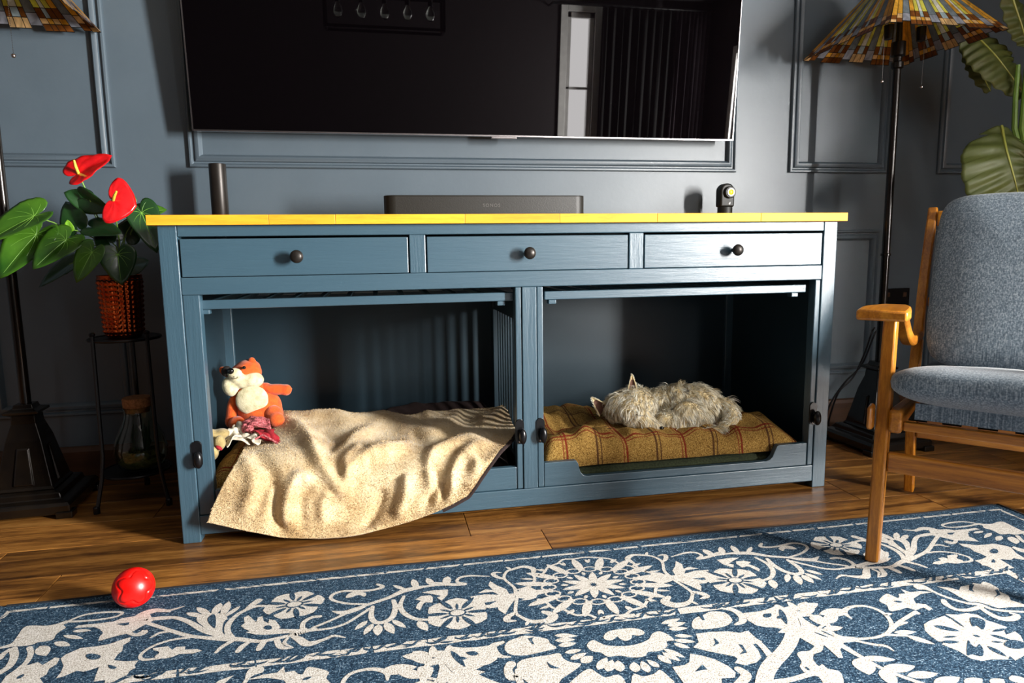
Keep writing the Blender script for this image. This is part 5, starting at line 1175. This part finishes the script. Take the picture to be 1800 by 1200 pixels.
# ---- fox plush
FY_ = .43; K_ = (FY_+2)/F_PX*1.01
fx = onY(452, 712, FY_)
fox = thing('fox_plush', 'orange and cream plush toy sitting at the left of the cream blanket, one arm out', 'plush toy', (fx.x, fx.y, .235))
def fe(name, u, v, y, ru, rv, rd, mt, ang=0, par=fox, extra=(), vox=.0045, sm=2):
    c = onY(u, v, y); mb = MB().ell(c, (ru*K_, rd, rv*K_), mtx=rot('Y', ang), n=24)
    for (u2, v2, y2, ru2, rv2, rd2, an2) in extra: mb.ell(onY(u2, v2, y2), (ru2*K_, rd2, rv2*K_), mtx=rot('Y', an2), n=20)
    o = mb.build(name, mt, par, w=True, smooth=True)
    return remesh(o, vox, sm) if vox else o
bodyf = fe('body', 456, 716, FY_, 37, 34, .062, 'orange', extra=((440, 690, FY_, 28, 26, .050, 0), (460, 728, FY_-.005, 36, 24, .062, 0)))
fe('belly_patch', 443, 703, FY_-.049, 27, 25, .017, 'creamp', -20, bodyf)
head = fe('head', 432, 656, FY_-.005, 26, 20, .048, 'orange', -8, extra=((436, 646, FY_, 20, 14, .045, 0),))
fe('cheek', 442, 667, FY_-.030, 20, 14, .034, 'creamp', 6, head, extra=((417, 663, FY_-.040, 14, 13, .030, 0), (405, 679, FY_-.035, 13, 17, .032, -12), (426, 668, FY_-.035, 16, 14, .03, 0)), vox=.004)
fe('muzzle', 413, 657, FY_-.060, 12, 10, .018, 'creamp', 10, head, vox=.004)
fe('nose', 405, 652, FY_-.080, 5.5, 5, .009, 'eye', 0, head, vox=0)
M['fblack'] = mat('black_plush', (.012, .008, .007), rough=.9)
fe('mask', 398, 652, FY_-.045, 8, 9, .026, 'fblack', 20, head, vox=.004)
for a in ((429, 646, FY_-.052), ): fe('eye', *a, 3.0, 2.6, .006, 'eye', 0, head, vox=0)
for a, b_ in ((441, 640), (394, 654)):
    e = fe('ear', a+3, b_, FY_-.012, 7.5, 13, .012, 'orange', -10 if a > 430 else -50, head, vox=.0035); fe('ear_lining', a, b_+1, FY_-.016, 3.6, 7.5, .005, 'creamp' if a > 430 else 'pink', -10 if a > 430 else -50, e, vox=0)
fe('arm', 486, 684, FY_-.01, 26, 9.5, .020, 'orange', 3, extra=((503, 685, FY_-.01, 9.5, 10, .022, 0), (465, 682, FY_, 14, 10, .02, 0)))
fe('arm', 408, 722, FY_-.02, 9.5, 30, .020, 'orange', 10, extra=((405, 740, FY_-.02, 9, 12, .02, 0),))
fe('leg', 481, 728, FY_-.045, 15, 16, .034, 'orange', -20, extra=((486, 738, FY_-.075, 13.5, 13, .024, 0),))
fe('leg', 418, 744, FY_-.045, 15, 12, .034, 'orange', 10)
mc = onY(411, 663, FY_-.078)
MB().tube([mc+Vector((-.010, 0, .003)), mc+Vector((-.004, -.001, -.004)), mc+Vector((.002, -.001, -.001)), mc+Vector((.001, 0, .004))], .0007, 5).tube([mc+Vector((.000, 0, -.003)), mc+Vector((.007, 0, -.006)), mc+Vector((.013, .002, .001))], .0007, 5).build('stitched_mouth', 'eye', head, w=True)
# ---- faded beige plush
bc_ = onY(376, 782, .20)
bp2 = thing('beige_plush', 'faded beige plush toy squeezed against the left side of the left compartment', 'plush toy', (bc_.x, bc_.y, .17))
K_ = 2.2/F_PX
fe('body', 370, 776, .20, 23, 20, .05, 'yellowp', 20, bp2, extra=((362, 762, .19, 14, 10, .03, 0), (388, 762, .21, 15, 9, .03, 0)))
fe('arm', 386, 778, .15, 10, 13, .020, 'yellowp', 0, bp2); fe('leg', 366, 798, .13, 17, 14, .028, 'yellowp', -15, bp2, extra=((357, 804, .12, 9, 8, .02, 0),)); fe('ear', 354, 757, .17, 5, 7, .012, 'yellowp', 0, bp2)
fe('bow', 385, 787, .13, 6, 3, .006, 'crimson', 40, bp2, vox=0)
# ---- cloth toy
ct = onY(445, 765, .26)
cl = thing('cloth_toy', 'crumpled ivory, pink knit and crimson cloth toy lying below the orange plush', 'cloth toy', (ct.x, ct.y, .24))
def rag(name, outl, mt, seed, thick=.004, amp=.012):     # corners with depth, bilinear patch with creases
    a, b, c, d = [np.array(tuple(onY(*q))) for q in outl]; n = 26; P_g = []
    for j in range(n+1):
        r_ = []
        for i in range(n+1):
            u, v = i/n, j/n; p = a*(1-u)*(1-v)+b*u*(1-v)+c*u*v+d*(1-u)*v
            w_ = noise.noise(Vector((u*3+seed, v*3, seed)))*amp*1.1+abs(noise.noise(Vector((u*3.5+seed, v*1.2, 1))))*amp*1.1+math.sin(v*PI)*amp*.8
            r_.append(Vector(p)+Vector((noise.noise(Vector((v*4, seed, 0)))*.008, -w_*.6, w_)))
        P_g.append(r_)
    o = MB().grid(P_g).build(name, mt, cl, w=True, smooth=True, angle=90); s = o.modifiers.new('solid', 'SOLIDIFY'); s.thickness = thick; s.offset = 0
    s = o.modifiers.new('sub', 'SUBSURF'); s.levels = 1; s.render_levels = 1; return o
rag('ivory_cloth', [(393, 778, .20), (420, 745, .32), (442, 752, .27), (440, 782, .19)], 'whitecloth', 2.2)
rag('ivory_cloth', [(398, 786, .17), (392, 770, .22), (412, 748, .30), (425, 770, .21)], 'whitecloth', 7.2)
rag('ivory_cloth', [(430, 775, .20), (436, 765, .24), (470, 772, .21), (452, 782, .18)], 'whitecloth', 4.2)
rag('pink_knit', [(424, 756, .27), (430, 738, .34), (474, 737, .34), (478, 757, .24)], 'pink', 5.1, amp=.016)
rag('pink_knit', [(428, 764, .24), (424, 748, .28), (448, 746, .28), (446, 762, .22)], 'pink', 8.1)
rag('crimson_cloth', [(440, 756, .24), (478, 754, .26), (496, 781, .17), (462, 772, .18)], 'crimson', 1.1, amp=.008)
MB().tube([onY(448, 772, .168), onY(462, 764, .175), onY(480, 774, .165), onY(493, 783, .160)], .0035, 7).build('knit_edge', 'pink', cl, w=True, smooth=True)

# ---- the dog
dg = onY(1185, 760, .15)
def dc_(u, v, y): return onY(u, v, y)
KD = 2.3/F_PX
parts = [ # u, v, y, ru, rv, rd(m), tilt, flow
 (1226, 712, .290, 46, 38, .090, 12, (.25, -.5, -.8)), (1190, 712, .310, 46, 38, .090, 0, (.1, -.5, -.85)), (1152, 712, .320, 38, 30, .070, 0, (-.1, -.5, -.85)),
 (1116, 712, .240, 38, 34, .070, 0, (-.5, -.4, -.7)), (1090, 716, .235, 28, 28, .065, 10, (-.8, -.2, -.5)), (1112, 724, .190, 32, 26, .055, 20, (-.3, -.5, -.8)), (1132, 740, .165, 24, 18, .038, 35, (.5, -.3, -.8)),
 (1150, 748, .150, 14, 9.5, .024, 20, (.7, -.3, -.5)), (1208, 732, .185, 32, 30, .052, -10, (.1, -.4, -.9)), (1195, 753, .150, 20, 9, .022, 0, (-.5, -.3, -.5)), (1170, 742, .185, 22, 20, .042, 0, (-.2, -.4, -.9)), (1228, 734, .225, 24, 24, .045, 0, (.4, -.4, -.8))]
dog = thing('dog', 'small white wire haired terrier curled up asleep on the tweed cushion', 'dog', (dg.x, .26, .19))
mb = MB()
for u, v, y, ru, rv, rd, tl_, fl_ in parts: mb.ell(dc_(u, v, y), (ru*KD*(y+2)/2.3, rd, rv*KD*(y+2)/2.3), mtx=rot('Y', tl_), n=24)
tp = [dc_(1272, 708, .25), dc_(1287, 728, .19), dc_(1284, 748, .14), dc_(1262, 760, .105), dc_(1238, 763, .085), dc_(1220, 762, .08)]
tq = catmull([tuple(p) for p in tp], 5); mb.tube(tq, [.030-.015*i/len(tq) for i in range(len(tq))], 16)
body = mb.build('body', 'skin', dog, w=True, smooth=True); remesh(body, .006, 2)
# ears
def ear(b1, b2, tip, y, depth, face):
    a, b, t = dc_(*b1, y), dc_(*b2, y-.006), dc_(*tip, y+.004); m = (a+b)/2+Vector((0, depth, 0)); n = 8; P_g = []
    for j in range(n+1):
        f_ = j/n; r_ = []
        for i in range(n+1):
            g = i/n; q = a*(1-g)+b*g+Vector((0, math.sin(g*PI)*depth, 0)); k = f_**1.15; bul = math.sin(f_*PI)*.10
            r_.append(q*(1-k)+t*k+((q-(a+b)/2)*bul))
        P_g.append(r_)
    e = MB().grid(P_g).build('ear', 'skin', dog, w=True, smooth=True, angle=90); s = e.modifiers.new('solid', 'SOLIDIFY'); s.thickness = .003; s.offset = 0
    P2 = [[p+Vector((0, -.0035, 0)) for p in r_[1:-1]] for r_ in P_g[:-2]]
    MB().grid(P2).build('ear_lining', 'earin', e, w=True, smooth=True, angle=90); return P_g
E1 = ear((1054, 732), (1072, 714), (1039, 697), .245, .018, 0); E2 = ear((1103, 692), (1123, 694), (1111, 657), .235, .018, 0)
MB().ell(dc_(1163, 752, .128), (.009, .007, .006), n=14).build('nose', 'eye', dog, w=True, smooth=True)
MB().tube([dc_(1118, 728, .128), dc_(1124, 731, .127), dc_(1130, 730, .128)], .0014, 6).build('closed_eye', 'eye', dog, w=True, smooth=True)
# coat: tapered locks grown from the evaluated body surface
dgp = bpy.context.evaluated_depsgraph_get(); ev = body.evaluated_get(dgp); em = ev.to_mesh(); em.calc_loop_triangles()
mw = np.array(mat_of(body)); nvt = len(em.vertices)
vc = np.empty(nvt*3); em.vertices.foreach_get('co', vc); vc = vc.reshape(-1, 3)+mw[:3, 3]
vn = np.empty(nvt*3); em.vertices.foreach_get('normal', vn); vn = vn.reshape(-1, 3)
tr = np.empty(len(em.loop_triangles)*3, dtype=np.int32); em.loop_triangles.foreach_get('vertices', tr); tr = tr.reshape(-1, 3); ev.to_mesh_clear()
A_ = np.linalg.norm(np.cross(vc[tr[:, 1]]-vc[tr[:, 0]], vc[tr[:, 2]]-vc[tr[:, 0]]), axis=1); nh = 20000
pk = rng.choice(len(tr), nh, p=A_/A_.sum()); r1 = np.sqrt(rng.random((nh, 1))); r2 = rng.random((nh, 1))
pb = vc[tr[pk, 0]]*(1-r1)+vc[tr[pk, 1]]*r1*(1-r2)+vc[tr[pk, 2]]*r1*r2; pn = vn[tr[pk, 0]]
keep = pn[:, 1] < .75; pb, pn = pb[keep], pn[keep]
pe, ne, fe_ = [], [], []
for Pg in (E1, E2):
    tipv = np.array(tuple(Pg[-1][4])); bs = (np.array(tuple(Pg[0][0]))+np.array(tuple(Pg[0][-1])))/2; ax_ = (tipv-bs)/np.linalg.norm(tipv-bs)
    for _ in range(420):
        j = rng.random()*7.6; e_ = rng.random(); i = (e_*1.6 if rng.random() < .5 else 8-e_*1.6) if rng.random() < .7 else 8*rng.random(); j0, i0 = int(j), min(int(i), 7)
        q = np.array(tuple(Pg[j0][i0]))*(1-(i-i0))+np.array(tuple(Pg[j0][i0+1]))*(i-i0); q2 = np.array(tuple(Pg[j0+1][i0])); q = q*(1-(j-j0))+q2*(j-j0)
        s_ = -1 if i < 4 else 1; ed = np.array(tuple(Pg[j0][8]))-np.array(tuple(Pg[j0][0])); ed = ed/(np.linalg.norm(ed)+1e-6)
        pe.append(q); ne.append(ed*s_*.8+np.array((0, .5 if 1.2 < i < 6.8 else -.2, 0))); fe_.append(ax_)
pe, ne, fe_ = map(np.array, (pe, ne, fe_)); ne /= np.linalg.norm(ne, axis=1, keepdims=True); nbody = len(pb)
pb = np.concatenate([pb, pe]); pn = np.concatenate([pn, ne]); earw = np.zeros((len(pb), 1)); earw[nbody:] = 1
cen = np.array([tuple(dc_(p[0], p[1], p[2])) for p in parts]+[tuple(tp[2]), tuple(tp[4]), tuple(tp[1])]); flw = np.array([p[7] for p in parts]+[(-.9, -.1, -.2), (-1, -.1, -.1), (.2, -.1, -1)])
rad_ = np.array([(p[3]+p[4])/2*KD for p in parts]+[.02, .02, .02])
dd = np.linalg.norm(pb[:, None, :]-cen[None], axis=2)/rad_[None]; wgt = np.exp(-dd*3.0); wgt /= wgt.sum(1, keepdims=True); fl = wgt@flw; fl[nbody:] = fe_*2; nh = len(pb)
tailw = wgt[:, -3:].sum(1, keepdims=True); headw = wgt[:, 3:8].sum(1, keepdims=True)
tan = fl-pn*(fl*pn).sum(1, keepdims=True); tan /= np.linalg.norm(tan, axis=1, keepdims=True)+1e-6
# clump noise shared by neighbours
cl_n = np.array([[noise.noise(Vector(p*38)), noise.noise(Vector(p*38+7)), noise.noise(Vector(p*38+19))] for p in pb])*1.1
side = np.cross(tan, pn); L0 = rng.uniform(.024, .050, (nh, 1))*(1-.62*tailw)*(1-.25*headw)*(1-.72*earw)
cur = rng.normal(0, .5, (nh, 1)); SEG = 5; P0 = pb.copy(); d = pn*.75+tan*.75+cl_n*.9+rng.normal(0, .14, (nh, 3)); d /= np.linalg.norm(d, axis=1, keepdims=True)
pts_ = [P0]
for k in range(SEG):
    P0 = P0+d*L0/SEG; pts_.append(P0); d = d+tan*.38-pn*.16+side*cur*.35+cl_n*.12; d[:, 2] -= .06; d /= np.linalg.norm(d, axis=1, keepdims=True)
pts_ = np.stack(pts_, 1)
gi = rng.choice(nh, 2600, replace=False); own = np.zeros(nh, int)
for a in range(0, nh, 2000): own[a:a+2000] = gi[np.argmin(((pb[a:a+2000, None, :]-pb[gi][None])**2).sum(2), 1)]
k_ = (np.linspace(0, 1, SEG+1)**1.2*.60)[None, :, None]; gp = pts_[own]; pts_ = pts_*(1-k_)+gp*k_+rng.normal(0, .0004, pts_.shape)
wdt = rng.uniform(.0009, .0017, (nh, 1)); V = []; 
wv = np.cross(pts_[:, 1]-pts_[:, 0], pn*.6+rng.normal(0, .5, (nh, 3))); wv /= np.linalg.norm(wv, axis=1, keepdims=True)+1e-9
org = np.array(tuple(mat_of(dog).translation)); VV = []
for k in range(SEG+1):
    w_ = wdt*(1-(k/SEG)**1.6)*.5+.00008; VV.append(pts_[:, k]-wv*w_); VV.append(pts_[:, k]+wv*w_)
VV = np.stack(VV, 1)-org; m_ = 2*(SEG+1); base = (np.arange(nh)*m_)[:, None]
F_ = np.concatenate([base+np.array([[2*k, 2*k+1, 2*k+3, 2*k+2]]) for k in range(SEG)], 0)
me = bpy.data.meshes.new('coat'); me.vertices.add(nh*m_); me.vertices.foreach_set('co', VV.reshape(-1)); nF = len(F_)
me.loops.add(nF*4); me.loops.foreach_set('vertex_index', F_.reshape(-1).astype(np.int32)); me.polygons.add(nF); me.polygons.foreach_set('loop_start', np.arange(nF, dtype=np.int32)*4); me.update(calc_edges=True)
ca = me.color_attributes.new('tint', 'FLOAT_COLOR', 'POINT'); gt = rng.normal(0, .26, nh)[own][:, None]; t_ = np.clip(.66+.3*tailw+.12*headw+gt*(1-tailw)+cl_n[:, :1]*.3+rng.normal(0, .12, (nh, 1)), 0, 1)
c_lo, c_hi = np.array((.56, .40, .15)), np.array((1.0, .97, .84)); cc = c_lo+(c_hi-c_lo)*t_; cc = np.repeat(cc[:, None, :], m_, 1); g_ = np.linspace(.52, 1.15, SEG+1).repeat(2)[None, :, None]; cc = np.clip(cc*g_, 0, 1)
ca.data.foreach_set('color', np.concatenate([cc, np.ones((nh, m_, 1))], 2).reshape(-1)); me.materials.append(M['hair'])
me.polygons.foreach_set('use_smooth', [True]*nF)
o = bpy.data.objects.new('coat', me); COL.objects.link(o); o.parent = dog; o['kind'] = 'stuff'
